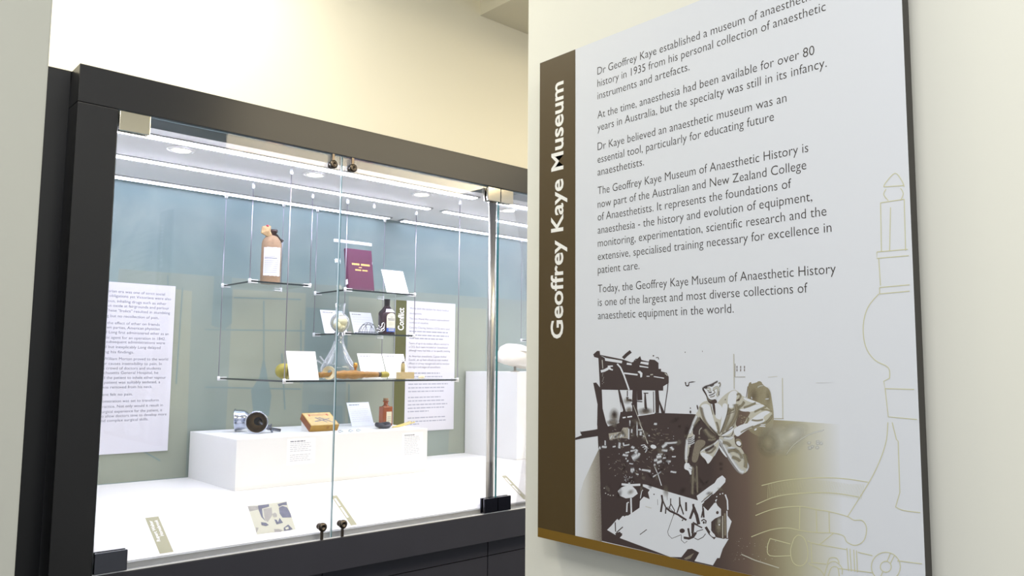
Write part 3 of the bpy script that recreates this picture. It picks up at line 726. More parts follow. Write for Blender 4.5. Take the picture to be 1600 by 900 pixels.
# --- vial on its wooden block, pellet
yv = 2.60
v0 = at(622.4, 592, 1, yv); v1 = at(645, 592, 1, yv); zt = hz(634, 581.3, yv)
t = thing('wooden_block', 'small pale wooden block under the tiny tied vial', 'block', ((v0.x+v1.x)/2, yv, ZD))
bm = bmesh.new(); box(bm, (v0.x, yv-.010, ZD+.0003), (v1.x, yv+.016, zt), bev=.001); link('block', bm, mat('pale_boxwood', (190, 170, 122), .6, noise=.15, nscale=50, stretch=(1, 6, 6)), t)
t = thing('glass_vial', 'tiny amber-filled glass vial with tied neck on the wooden block', 'vial', (at(629.5, 580, 1, yv).x, yv, zt))
vx = at(629.5, 580, 1, yv).x; vh = hz(629, 566, yv)-zt; vr = 3.3/ppm((vx, yv, zt))
bm = bmesh.new(); lathe(bm, [(0, 0), (vr, 0), (vr, vh*.8), (vr*.55, vh*.92), (vr*.6, vh), (0, vh)], (vx, yv, zt+.0003), seg=18); link('body', bm, mat('straw_glass', (206, 188, 128), .15, trans=.4), t)
bm = bmesh.new(); zb_ = zt+vh*.97
for s in (-1, 1):
    tube(bm, [(vx, yv-.002, zb_), (vx+s*.005, yv-.003, zb_+.006), (vx+s*.0065, yv-.003, zb_+.010)], .0011, 6); tube(bm, [(vx, yv-.002, zb_+.003), (vx+s*.006, yv-.003, zb_-.002)], .001, 6)
tube(bm, [(vx+vr*.65*math.cos(k*math.pi/6), yv+vr*.65*math.sin(k*math.pi/6), zb_) for k in range(13)], .0011, 6)
link('string_bow', bm, mat('dark_thread', (66, 52, 64), .8), t)
p = at(660, 588, 1, yv); t = thing('gauze_pellet', 'small cream gauze pellet right of the wooden block', 'pellet', (p.x, yv, ZD))
bm = bmesh.new(); sphere(bm, (p.x, yv, ZD+.008), (.011, .008, .0078)); sphere(bm, (p.x-.012, yv, ZD+.0052), (.008, .006, .005))
for v in bm.verts: v.co += Vector((random.uniform(-1,1), random.uniform(-1,1), random.uniform(-.2,1)))*.0008
link('gauze', bm, mat('cream_gauze', (230, 220, 186), .9), t, True)

# ================================================================== on the plinth
# --- silver cups
SILV = mat('worn_silver', (196, 202, 216), .16, metal=1, noise=.12, nscale=120)
TARN = mat('tarnished_inside', (116, 96, 62), .35, metal=.7, noise=.35, nscale=40)
yc1 = at(378, 674, 2, PZ).y; yc2 = at(399, 678, 2, PZ).y
yc1 = min(max(yc1, 2.72), 2.95); yc2 = min(max(yc2, 2.70), 2.9)
def drop(bm, z):
    m_ = min(v.co.z for v in bm.verts)
    for v in bm.verts: v.co.z += z+.0004-m_
c = at(376, 656, 1, yc1); s_ = 1/ppm(c)
t = thing('silver_cup', 'round silver bell-shaped cup at the left, turned away', 'cup', (c.x, yc1, PZ))
bm = bmesh.new(); R0 = 17.5*s_
lathe(bm, [(R0*.90, .0), (R0*1.02, -.001), (R0*1.02, .003), (R0*.93, .005), (R0*.92, .018), (R0*.84, .034), (R0*.66, .046), (R0*.38, .053), (0, .055), (0, .053), (R0*.6, .044), (R0*.82, .03), (R0*.89, .016), (R0*.90, 0)], (c.x-.016, yc1+.012, c.z), (.86, -.5, .06), seg=36)
drop(bm, PZ); link('bell', bm, SILV, t)
c = at(401, 661, 1, yc2); s_ = 1/ppm(c)
t = thing('silver_inhaler', 'silver inhaler cup lying with its tarnished mouth towards the glass', 'inhaler', (c.x, yc2, PZ))
R0 = 17*s_; axd = Vector((.50, .84, .02)).normalized(); d_ = -axd
bm = bmesh.new(); lathe(bm, [(R0*.93, 0), (R0*1.03, -.001), (R0*1.03, .004), (R0*.97, .006), (R0*.92, .022), (R0*.76, .040), (R0*.5, .052), (R0*.38, .058)], c, axd, seg=36)
inn = bmesh.new(); 
mz = min(v.co.z for v in bm.verts); dz = PZ+.0004-mz
for v in bm.verts: v.co.z += dz
link('cup_shell', bm, SILV, t)
bm = inn; lathe(bm, [(R0*.93, 0), (R0*.88, .02), (R0*.72, .037), (R0*.42, .046), (R0*.36, .047)], c+Z*dz, axd, seg=36); link('tarnished_lining', bm, TARN, t)
bm = bmesh.new(); lathe(bm, [(R0*.40, .0465), (R0*.33, .047), (R0*.32, .062), (0, .062)], c+Z*dz, axd, seg=24); link('throat', bm, mat('dark_throat', (24, 20, 18), .5), t)
bm = bmesh.new(); q = c+Z*dz+axd*.050
e1 = at(438.5, 673, 1, yc2+.02); e1.z = PZ+.006; m1_ = at(424, 668, 1, yc2+.03); m1_.z = PZ+.013
tube(bm, [q, m1_+Vector((-.008, 0, .003)), m1_, e1], [.011, .009, .0055, .0055], 12)
e2 = at(425, 675, 1, yc2); e2.z = PZ+.0045
tube(bm, [m1_, e2], [.006, .004], 10); tube(bm, [m1_+Vector((-.004, 0, .004)), m1_+Vector((-.003, -.004, .018))], .003, 8)
link('spout', bm, mat('dull_silver', (120, 124, 136), .25, metal=1), t)

# --- wooden box, tipped towards the viewer on a wedge
ybx = at(483, 675, 2, PZ).y
A = at(483, 675.2, 1, ybx); B = at(527, 673, 1, ybx); w = B.x-A.x
T1 = at(486.3, 664.2, 0, A.x)
T2 = at(471.9, 644.4, 0, A.x)
hv = Vector((0, T1.y-ybx, T1.z-PZ)); dvv = Vector((0, T2.y-T1.y, T2.z-T1.z)); D = min(dvv.length, .115)
vd = dvv.normalized(); ang = min(max(math.atan2(vd.z, vd.y), .35), 1.05)
vd = Vector((0, math.cos(ang), math.sin(ang))); vn = Vector((0, -math.sin(ang), math.cos(ang))); Hh = .027
o = Vector((A.x, ybx+.0, PZ+.0006)) ; o = o+Vector((0, Hh*math.sin(ang)*.0, 0))
BX = mat('box_paper', (196, 164, 84), .5, noise=.22, nscale=40); BXF = mat('box_front_wood', (168, 130, 36), .45, noise=.22, nscale=40, stretch=(1, 4, 8)); BXS = mat('box_side_wood', (142, 78, 34), .5, noise=.3, nscale=50)
t = thing('wooden_box', 'small hinged wooden box with red-banner paper lid tipped up on a wedge', 'box', o)
def obox(bm, p, a_, b_, c_, mi=0): hexa(bm, [p, p+a_, p+a_+c_, p+c_, p+b_, p+a_+b_, p+a_+b_+c_, p+b_+c_], mi)
bm = bmesh.new(); obox(bm, o+vn*0, X*w, vd*D, vn*(Hh*.62)); 
for f in bm.faces:
    f.normal_update(); f.material_index = 1 if abs(f.normal.x) > .8 else 0
bxb = link('box_body', bm, [BXF, BXS], t)
bm = bmesh.new(); obox(bm, o+vn*(Hh*.65), X*w, vd*D, vn*(Hh*.35))
for f in bm.faces:
    f.normal_update(); f.material_index = 1 if abs(f.normal.x) > .8 else (2 if f.normal.dot(vn) > .8 else 0)
lid = link('box_lid', bm, [BXF, BXS, BX], t)
bm = bmesh.new(); L_ = o+vn*(Hh+.0004)
RB = mat('faded_red_print', (200, 98, 76), .6, noise=.2, nscale=80); GB = mat('grey_print', (146, 136, 140), .6, noise=.3, nscale=60); PB = mat('pale_print', (222, 196, 140), .6, noise=.12, nscale=60)
def lidpoly(pts, mi, k=0): bm.faces.new([bm.verts.new(L_+X*(w*x)+vd*(D*y)+vn*(.0003*k)) for x, y in pts]).material_index = mi
lidpoly([(.03,.03),(.97,.03),(.97,.97),(.03,.97)], 2)
lidpoly([(.14,.74),(.20,.70),(.20,.76),(.80,.77),(.80,.71),(.88,.75),(.84,.82),(.88,.88),(.80,.86),(.20,.87),(.14,.88),(.18,.81)], 0, 1)
lidpoly([(.22,.785),(.78,.79),(.78,.84),(.22,.845)], 2, 2)
lidpoly([(.30,.58),(.62,.20),(.66,.23),(.36,.62)], 1, 1); lidpoly([(.42,.60),(.50,.62),(.88,.18),(.82,.16)], 1, 1); lidpoly([(.22,.34),(.60,.42),(.60,.36),(.24,.27)], 1, 2)
lidpoly([(.55,.44),(.80,.50),(.80,.44),(.56,.38)], 1, 2)
link('lid_print', bm, [RB, GB, PB], lid)
bm = bmesh.new(); q = o+X*(w*.58)+vn*(Hh*.40)-vd*.0015
obox(bm, q, X*.010, vd*.0015, vn*(Hh*.45)); link('clasp', bm, mat('old_brass', (150, 110, 50), .35, metal=.8), lid)
t = thing('wedge_stand', 'white wedge stand under the tipped wooden box', 'stand', (A.x+w/2, ybx+.04, PZ))
bm = bmesh.new(); q0 = o+vd*.012-vn*.0006; q1 = o+vd*(D*.98)-vn*.0006
ps = [(q0.y, PZ+.0003), (q1.y, PZ+.0003), (q1.y, q1.z), (q0.y, q0.z)]
hexa(bm, [(A.x+.006, y, z) for y, z in ps]+[(A.x+w-.006, y, z) for y, z in ps]); link('wedge', bm, CARD, t)

# --- amber bottle
yam = 2.86; a = at(592.5, 656, 1, yam); b = at(612, 656, 1, yam); cx = (a.x+b.x)/2; hw = (b.x-a.x)/2*.88
t = thing('amber_bottle', 'small amber glass bottle with cork and cream label at the plinth end', 'bottle', (cx, yam, PZ))
AMB = mat('amber_glass', (176, 86, 8), .1, trans=.5, spec=.6)
zs = hz(602, 635, yam)-PZ; zn = hz(602, 627, yam)-PZ; ztp = hz(602, 622.3, yam)-PZ
bm = bmesh.new(); box(bm, (cx-hw*.82, yam-hw*.7, PZ+.0004), (cx+hw*.82, yam+hw*.7, PZ+zs), bev=.004)
lathe(bm, [(hw*.68, zs-.003), (hw*.62, zs+.001), (hw*.36, zs+.006), (hw*.34, zn-.003), (hw*.48, zn-.002), (hw*.48, zn+.003), (0, zn+.003)], (cx, yam, PZ), seg=20); link('body', bm, AMB, t)
bm = bmesh.new(); lathe(bm, [(hw*.36, zn+.002), (hw*.42, ztp), (0, ztp)], (cx, yam, PZ), seg=16); link('cork', bm, mat('cork', (140, 104, 66), .85, noise=.3, nscale=160), t)
bm = bmesh.new(); l0 = at(600.5, 657, 1, yam-hw*.7-.001); l1 = at(610, 644, 1, yam-hw*.7-.001)
box(bm, (cx-hw*.30, yam-hw*.7-.0009, PZ+.012), (cx+hw*.62, yam-hw*.7-.0002, PZ+zs*.74), 0)
for k in range(3): box(bm, (cx-hw*.18, yam-hw*.7-.0013, PZ+.022+.008*k), (cx+hw*.5, yam-hw*.7-.0010, PZ+.0235+.008*k), 1)
link('paper_label', bm, [CRM, INK], t)

# --- rubber ring mask with yellow strap
yk = at(598, 669.5, 2, PZ).y; yk = max(yk, 2.70); c = at(598.5, 664, 1, yk)
t = thing('rubber_facepiece', 'black rubber ring facepiece in front of the amber bottle', 'facepiece', (c.x, yk, PZ))
bm = bmesh.new(); rx = 9.5/ppm(c)
ring = [(c.x+rx*math.cos(2*math.pi*i/24), yk+.022*math.sin(2*math.pi*i/24), PZ+.0085+.0035*math.cos(4*math.pi*i/24)*.6+.003*(1+math.sin(2*math.pi*i/24))) for i in range(25)]
tube(bm, ring, [.0092+.0012*math.cos(2*math.pi*i/12) for i in range(25)], 10); drop(bm, PZ); link('rubber_ring', bm, mat('black_rubber', (38, 38, 48), .45), t)
bm = bmesh.new(); lathe(bm, [(0, .004), (rx*.72, .004), (rx*.72, .0005), (0, .0005)], (c.x, yk+.002, PZ), seg=22, sy=.55); link('lining_pad', bm, mat('tan_lining', (190, 160, 110), .7), t)
t = thing('rubber_strap', 'thin yellow rubber strap trailing from the black ring facepiece', 'strap', (c.x+.05, yk, PZ))
bm = bmesh.new(); q = [at(613, 668, 1, yk), at(624, 666, 1, yk), at(634, 662, 1, yk+.02), at(646, 657, 1, yk+.05)]
for dx, dz in ((0, 0), (.004, .004)):
    tube(bm, [Vector((p.x+dx+.002*i, p.y+.012*(dx > 0)*i, PZ+.0035+dz*(i > 0)+[0,.002,.006,.012][i]*(1 if dx == 0 else .6))) for i, p in enumerate(q)], .0027, 8)
drop(bm, PZ); link('strap_band', bm, mat('yellow_rubber', (216, 196, 110), .5), t)

# --- tiny glass ampoules
for i, (px, py) in enumerate(((532, 670.6), (548, 670.6), (560, 669.5))):
    ya_ = 2.69; p = at(px, py, 1, ya_)
    t = thing('glass_ampoule', ['tiny clear glass ampoule nearest the wooden box', 'tiny clear glass ampoule in the middle of three', 'tiny clear glass ampoule farthest from the wooden box'][i], 'ampoule', (p.x, ya_, PZ), 'three glass ampoules on the plinth edge')
    bm = bmesh.new(); lathe(bm, [(0, 0), (.0035, .001), (.0045, .004), (.0045, .010), (.002, .013), (.0022, .018), (0, .019)], (p.x-.009, ya_, PZ+.005), (1, -.2, 0), seg=14); drop(bm, PZ); link('body', bm, LABG, t)

# --- white object in the next bay
yw = 2.80; zz7 = lambda pts: [at(700+x/6.43, 480+y/6.43, 1, yw) for x, y in pts]
t = thing('plaster_cast', 'white lumpy plaster form on a small metal foot beside the partition', 'plaster cast', (at(815, 578, 1, yw).x, yw, 1.466))
out = [(505,500),(520,450),(545,410),(565,385),(600,368),(650,372),(700,376),(750,388),(790,410),(830,450),(850,520),(840,590),(800,622),(740,610),(690,600),(630,585),(560,570),(520,555)]
ps = zz7(out); cen = sum(ps, Vector())/len(ps)
bm = bmesh.new(); lay = []
for f, dy in ((.45, -.062), (.82, -.042), (.97, -.018), (1, 0), (.97, .022), (.82, .045), (.45, .064)):
    lay.append([bm.verts.new(cen+(p-cen)*f+Vector((0, dy+.006*math.sin(5*i), .003*math.sin(7*i+dy*90)))) for i, p in enumerate(ps)])
for a_, b_ in zip(lay, lay[1:]):
    for k in range(len(ps)): bm.faces.new((a_[k], a_[(k+1) % len(ps)], b_[(k+1) % len(ps)], b_[k])).smooth = True
bm.faces.new(lay[0][::-1]).smooth = True; bm.faces.new(lay[-1]).smooth = True
bmesh.ops.subdivide_edges(bm, edges=bm.edges[:], cuts=1, smooth=.6, use_grid_fill=True)
lowz = min(v.co.z for v in bm.verts)
link('cast_body', bm, mat('plaster', (238, 234, 226), .8, bump=.6, nscale=40), t)
bm = bmesh.new(); lathe(bm, [(0, 0), (.022, 0), (.022, .004), (.006, .006), (.006, lowz-1.466+.02), (0, lowz-1.466+.02)], (cen.x, yw, 1.4663), seg=18); link('metal_foot', bm, STEEL, t)

# ================================================================== the big wall sign
def pp(x, y, k=0):
    p = at(x, y, 0, XP); return Vector((XP-.00006-.00008*k, p.y, p.z))
SY0, SY1, SZ0, SZ1 = .415, 1.129, 1.168, 2.1175
ZB1 = at(840, 823.8, 0, XP).z
sign = thing('museum_sign', 'large white wall sign with museum history, brown title band and workshop photograph', 'sign', (XP+.01, .77, SZ0))
PAN = mat('sign_face_white', (223, 227, 235), .5); PBLK = mat('sign_edge_black', (40, 36, 32), .5)
bm = bmesh.new(); box(bm, (XP, SY0, SZ0), (XP+.022, SY1, SZ1))
for f in bm.faces:
    f.normal_update(); f.material_index = 0 if f.normal.x < -.5 else 1
link('panel', bm, [PAN, PBLK], sign)
for sy in (SY0+.08, SY1-.08):
    for sz in (SZ0+.08, SZ1-.08):
        bm = bmesh.new(); lathe(bm, [(0, 0), (.012, 0), (.012, XW-XP-.022), (0, XW-XP-.022)], (XP+.022, sy, sz), (1,0,0), seg=16); link('standoff', bm, ALU, sign)
BY = at(899, 450, 0, XP).y
bm = bmesh.new(); quad(bm, [(XP-.0002, SY1-.0003, ZB1), (XP-.0002, BY, ZB1), (XP-.0002, BY, SZ1-.0003), (XP-.0002, SY1-.0003, SZ1-.0003)]); link('title_band', bm, mat('brown_band', (80, 64, 34), .5), sign)
bm = bmesh.new(); quad(bm, [(XP-.0002, SY1-.0003, SZ0+.0003), (XP-.0002, SY0+.0003, SZ0+.0003), (XP-.0002, SY0+.0003, ZB1), (XP-.0002, SY1-.0003, ZB1)]); link('footer_band', bm, mat('golden_brown_band', (124, 94, 28), .5), sign)
bm = bmesh.new()
t0 = at(879.5, 529, 0, XP); t1 = at(880, 126, 0, XP)
text(bm, 'Geoffrey Kaye Museum', (XP-.0004, t0.y, t0.z), Z, Y, .0465, t1.z-t0.z, .02)
link('title_lettering', bm, TXTW, sign)
SIGN = [(117, 1273, 'Dr Geoffrey Kaye established a museum of anaesthetic', 0), (136, 1294, 'history in 1935 from his personal collection of anaesthetic', 0), (155.5, 1078, 'instruments and artefacts.', 0),
 (185.5, 1275.6, 'At the time, anaesthesia had been available for over 80', 1), (205, 1295, 'years in Australia, but the specialty was still in its infancy.', 1),
 (235, 1231, 'Dr Kaye believed an anaesthetic museum was an', 2), (255, 1211, 'essential tool, particularly for educating future', 2), (274.7, 1006.5, 'anaesthetists.', 2),
 (304, 1265, 'The Geoffrey Kaye Museum of Anaesthetic History is', 3), (325, 1261.7, 'now part of the Australian and New Zealand College', 3), (345, 1238, 'of Anaesthetists. It represents the foundations of', 3), (365.5, 1270.7, 'anaesthesia - the history and evolution of equipment,', 3), (386, 1293, 'monitoring, experimentation, scientific research and the', 3), (406.7, 1300.7, 'extensive, specialised training necessary for excellence in', 3), (427.3, 999.3, 'patient care.', 3),
 (457.3, 1307, 'Today, the Geoffrey Kaye Museum of Anaesthetic History', 4), (478.3, 1262.7, 'is one of the largest and most diverse collections of', 4), (499, 1146.7, 'anaesthetic equipment in the world.', 4)]
TY = at(934, 300, 0, XP).y
for g in range(5):
    bm = bmesh.new()
    for y, xr, s, gg in SIGN:
        if gg != g: continue
        z = at(934, y, 0, XP).z; w = TY-at(xr, at_y if False else y, 0, XP).y
        text(bm, s, (XP-.0002, TY, z), -Y, Z, .0215, w, -.009)
    link('paragraph', bm, INKB, sign)

# printed photograph: flat inks, fading out to the right as it is printed
def ink(name, stops, speck=0, sscale=220, soft=.06):
    m = bpy.data.materials.new(name); m.use_nodes = True; nt = m.node_tree; b = nt.nodes['Principled BSDF']; b.inputs['Roughness'].default_value = .5
    tc = nt.nodes.new('ShaderNodeTexCoord'); sp_ = nt.nodes.new('ShaderNodeSeparateXYZ'); mr = nt.nodes.new('ShaderNodeMapRange'); cr = nt.nodes.new('ShaderNodeValToRGB')
    nt.links.new(tc.outputs['Object'], sp_.inputs[0]); nt.links.new(sp_.outputs[1], mr.inputs[0])
    mr.inputs[1].default_value = at(900, 700, 0, XP).y; mr.inputs[2].default_value = at(1400, 700, 0, XP).y
    el = cr.color_ramp.elements
    def pos(px): return (at(900,700,0,XP).y-at(px,700,0,XP).y)/(at(900,700,0,XP).y-at(1400,700,0,XP).y)
    while len(el) < len(stops): el.new(.5)
    for e, (px, c) in zip(el, stops): e.position = pos(px); e.color = lin(c)
    nt.links.new(mr.outputs[0], cr.inputs[0]); out = cr.outputs[0]
    if speck:
        n = nt.nodes.new('ShaderNodeTexNoise'); n.inputs['Scale'].default_value = sscale; n.inputs['Detail'].default_value = 3
        nt.links.new(tc.outputs['Object'], n.inputs['Vector'])
        r2 = nt.nodes.new('ShaderNodeValToRGB'); r2.color_ramp.elements[0].position = .5-soft; r2.color_ramp.elements[1].position = .5+soft
        nt.links.new(n.outputs['Fac'], r2.inputs[0])
        mx = nt.nodes.new('ShaderNodeMix'); mx.data_type = 'RGBA'; mu = nt.nodes.new('ShaderNodeMath'); mu.operation = 'MULTIPLY'; mu.inputs[1].default_value = speck
        nt.links.new(r2.outputs[0], mu.inputs[0]); nt.links.new(mu.outputs[0], mx.inputs[0])
        nt.links.new(out, mx.inputs[6]); mx.inputs[7].default_value = lin((214, 214, 208)); out = mx.outputs[2]
    nt.links.new(out, b.inputs['Base Color'])
    at_ = nt.nodes.new('ShaderNodeAttribute'); at_.attribute_name = 'ink_density'; nt.links.new(at_.outputs['Fac'], b.inputs['Alpha']); return m
PW = (223, 227, 235)
INKS = {'d': ink('print_dark', [(900, (66, 54, 55)), (1110, (70, 57, 56)), (1165, (108, 90, 80)), (1200, (142, 130, 104)), (1240, (178, 174, 146)), (1280, (206, 206, 196)), (1314, PW)]),
        'm': ink('print_mid', [(900, (118, 108, 102)), (1110, (124, 114, 98)), (1190, (140, 130, 100)), (1250, (186, 182, 158)), (1310, PW)], .14, 700, .2),
        'h': ink('print_halftone', [(900, (150, 142, 130)), (1130, (150, 142, 122)), (1200, (176, 168, 140)), (1330, PW)], .5, 900, .1),
        'b': ink('print_board', [(900, PW), (915, (206, 206, 204)), (927, (160, 154, 144)), (939, (96, 84, 76))], .35, 1100, .1),
        'j': ink('print_jacket', [(900, (164, 160, 154)), (1130, (168, 163, 150)), (1200, (186, 182, 160)), (1310, PW)], .85, 75, .16),
        'g': ink('print_light_grey', [(900, (194, 194, 192)), (1170, (192, 190, 178)), (1230, (200, 198, 180)), (1310, PW)]),
        'w': ink('print_paper', [(900, PW), (1400, PW)])}
KEYS = list(INKS); bm = bmesh.new(); LAY = [0]
cl = bm.verts.layers.float_color.new('ink_density')
ZO = {'1': (895, 545, 7.5), '2': (1050, 545, 7.5), '3': (895, 660, 7.5), '4': (1050, 660, 7.5), '5': (930, 740, 7.5), '6': (1060, 770, 7.5), '7': (1190, 540, 7.5), '8': (1150, 660, 3.748), '0': (0, 0, 1)}
def clampz(p): p.z = max(p.z, ZB1+.0002); p.y = max(p.y, SY0+.001); return p
def poly(tone, z, pts):
    ox, oy, sc = ZO[z]; LAY[0] += 1
    vs = []
    for x, y in pts:
        c_ = clampz(pp(ox+x/sc, oy+y/sc, 1+LAY[0]*.005)); vs.append(bm.verts.new(c_))
    f = bm.faces.new(vs); f.material_index = KEYS.index(tone)
def stroke(tone, z, pts, wd=1.2):
    ox, oy, sc = ZO[z]; LAY[0] += 1; ps = [Vector((ox+x/sc, oy+y/sc)) for x, y in pts]; pv = None
    for i, p in enumerate(ps):
        d = (ps[min(i+1, len(ps)-1)]-ps[max(i-1, 0)]).normalized(); nn = Vector((-d.y, d.x))*wd/2
        c_ = [bm.verts.new(clampz(pp(*(p+nn), 1+LAY[0]*.005))), bm.verts.new(clampz(pp(*(p-nn), 1+LAY[0]*.005)))]
        if pv: bm.faces.new((pv[0], pv[1], c_[1], c_[0])).material_index = KEYS.index(tone)
        pv = c_
SOFT = {}
def spoly(tone, z, pts):
    for _ in range(2):
        pts = [q for i in range(len(pts)) for q in ((.75*pts[i][0]+.25*pts[(i+1) % len(pts)][0], .75*pts[i][1]+.25*pts[(i+1) % len(pts)][1]), (.25*pts[i][0]+.75*pts[(i+1) % len(pts)][0], .25*pts[i][1]+.75*pts[(i+1) % len(pts)][1]))]
    poly(tone, z, pts)
def smooth(pts, k=4):
    ps = [Vector(p) for p in pts]; out = []
    for i in range(len(ps)-1):
        a_, b_, c_, d_ = ps[max(i-1, 0)], ps[i], ps[i+1], ps[min(i+2, len(ps)-1)]
        for j in range(k):
            t_ = j/k; out.append(.5*((2*b_)+(c_-a_)*t_+(2*a_-5*b_+4*c_-d_)*t_*t_+(3*b_-a_-3*c_+d_)*t_**3))
    return out+[ps[-1]]
def sstroke(tone, z, pts, wd):
    """brush line that fades at its edges and ends, as the printed grey does"""
    ox, oy, sc = ZO[z]; LAY[0] += 1; ps = [Vector((ox+p.x/sc, oy+p.y/sc)) for p in smooth(pts)]; pv = None; n = len(ps)
    for i, p in enumerate(ps):
        d = (ps[min(i+1, n-1)]-ps[max(i-1, 0)]).normalized(); nn = Vector((-d.y, d.x))*wd*.75
        c_ = [bm.verts.new(clampz(pp(*(p+nn*f), 1+LAY[0]*.005))) for f in (1, 0, -1)]
        SOFT[c_[0]] = SOFT[c_[2]] = 0; SOFT[c_[1]] = 0 if i in (0, n-1) else 1
        if pv:
            for j in (0, 1): bm.faces.new((pv[j], pv[j+1], c_[j+1], c_[j])).material_index = KEYS.index(tone)
        pv = c_
def soft(tone, z, x, y, rx, ry, a=0, top=1):
    ox, oy, sc = ZO[z]; LAY[0] += 1; ca, sa = math.cos(a), math.sin(a); P_ = lambda u, v: bm.verts.new(clampz(pp(ox+(x+u*ca-v*sa)/sc, oy+(y+u*sa+v*ca)/sc, 1+LAY[0]*.005)))
    c_ = P_(0, 0); SOFT[c_] = top; rg = [P_(rx*math.cos(k*math.pi/10), ry*math.sin(k*math.pi/10)) for k in range(20)]
    for r_ in rg: SOFT[r_] = 0
    for k in range(20): bm.faces.new((c_, rg[k], rg[(k+1) % 20])).material_index = KEYS.index(tone)
def blob(tone, z, x, y, rx, ry=None, a=0):
    ry = ry or rx; ca, sa = math.cos(a), math.sin(a)
    poly(tone, z, [(x+rx*math.cos(t)*ca-ry*math.sin(t)*sa, y+rx*math.cos(t)*sa+ry*math.sin(t)*ca) for t in [k*2*math.pi/9 for k in range(9)]])
# tones of the room in the photograph
poly('d', '0', [(940,845),(939,779),(934.3,681),(947.5,667),(967,661),(972,655),(1002,648),(1023,645),(1055,646),(1083,647),(1120,650),(1190,655),(1224,657),(1340,665),(1340,990),(1040,990)])
for k, (x0, w0, y0, y1) in enumerate(((905, 10, 775, 835), (913, 12, 740, 838), (921, 15, 715, 842))):
    pass
poly('b', '0', [(900.5, 790), (912, 752), (926, 722), (936.5, 700), (938, 745), (940.5, 848), (900.5, 838)])
poly('d', '3', [(30,180),(290,85),(292,80),(90,110),(100,140),(280,100),(295,160),(35,200)])
poly('d', '3', [(88,95),(100,118),(290,78),(300,150),(30,205),(30,182),(105,150),(92,130)])
poly('d', '1', [(240,400),(275,395),(340,480),(350,700),(400,900),(285,900),(290,650)])
poly('d', '3', [(285,0),(390,0),(420,60),(440,300),(300,300)])
# lathe bed
poly('d', '1', [(240,65),(285,25),(315,25),(320,70),(590,125),(690,160),(720,150),(790,85),(805,130),(890,150),(900,125),(960,130),(1005,165),(1005,235),(1035,235),(1035,265),(1100,280),(1125,330),(1125,400),(1060,440),(1060,490),(320,478),(300,110),(250,95)])
poly('w', '1', [(320,75),(375,108),(380,140),(575,170),(580,140),(390,108)])
poly('w', '1', [(635,163),(690,172),(690,192),(630,185)]); poly('w', '1', [(780,195),(885,212),(885,225),(785,212)]); poly('w', '1', [(800,150),(890,160),(885,190),(790,172)])
stroke('d', '1', [(590,110),(630,70),(680,30)], 5); stroke('d', '1', [(715,150),(740,120),(800,130)], 1.5); stroke('d', '1', [(975,105),(1000,100),(1008,125)], 1.2); blob('d', '1', 945, 82, 9)
stroke('w', '1', [(520,175),(560,220),(600,310),(660,480)], 2.4); stroke('w', '1', [(600,285),(760,305)], 2.4)
for a_ in ((765,265,800,335),(780,262,805,330)): stroke('w', '1', [(a_[0],a_[1]),(a_[0]+30,a_[1]+25),(a_[2],a_[3])], 2)
stroke('w', '1', [(865,322),(900,322)], 1.4); stroke('w', '1', [(950,325),(1070,345)], 1.4); stroke('g', '1', [(910,305),(940,300)], 1.6); stroke('g', '1', [(1080,285),(1110,315)], 1.4)
stroke('w', '1', [(330,265),(370,255),(400,240),(440,215)], 4); stroke('w', '1', [(410,205),(470,202)], 2); stroke('w', '1', [(430,235),(470,248)], 2.2); stroke('g', '1', [(345,130),(352,230)], 1.2)
for k in range(9): blob('g', '1', 350+random.uniform(-8, 20), 290+15*k, 5, 3)
stroke('d', '1', [(1120,350),(1110,480),(1080,690),(1075,750)], 1.4); poly('w', '1', [(1062,440),(1110,420),(1100,490),(1085,490),(1062,470)])
# frame legs and belts
poly('d', '1', [(530,480),(550,480),(640,800),(600,810),(580,790)]); poly('w', '1', [(560,620),(590,720),(575,760)])
poly('d', '1', [(700,480),(750,480),(755,700),(775,800),(700,900),(695,600)]); poly('d', '1', [(750,480),(810,485),(815,600),(755,605)])
poly('d', '1', [(965,485),(1005,485),(1015,600),(1080,755),(1040,755),(1015,650),(1010,750),(970,750)])
stroke('d', '1', [(640,490),(640,560)], 1.5); stroke('d', '1', [(640,565),(640,600),(690,605)], 4); stroke('d', '1', [(690,640),(800,900)], 1.6); stroke('g', '1', [(710,660),(800,890)], .8)
stroke('d', '1', [(830,520),(885,520)], 1.5); poly('d', '1', [(840,520),(855,520),(865,640),(872,700),(858,715),(840,690),(838,600)]); stroke('d', '1', [(945,500),(950,745)], 1.2); stroke('d', '1', [(690,610),(815,620)], 1.6)
soft('m', '1', 485, 790, 70, 110); soft('d', '1', 490, 770, 35, 50, 0, .8); soft('m', '1', 470, 860, 90, 40); soft('m', '1', 850, 735, 110, 55); soft('d', '1', 855, 720, 50, 40, 0, .6); soft('m', '1', 660, 720, 50, 50); soft('m', '1', 640, 610, 60, 45, 0, .7)
poly('d', '1', [(560,740),(700,730),(700,830),(560,900),(540,850)]); stroke('w', '1', [(585,808),(620,802)], 2); stroke('w', '1', [(640,800),(695,792)], 2.2)
stroke('w', '1', [(760,785),(860,770),(960,755)], 1.4)
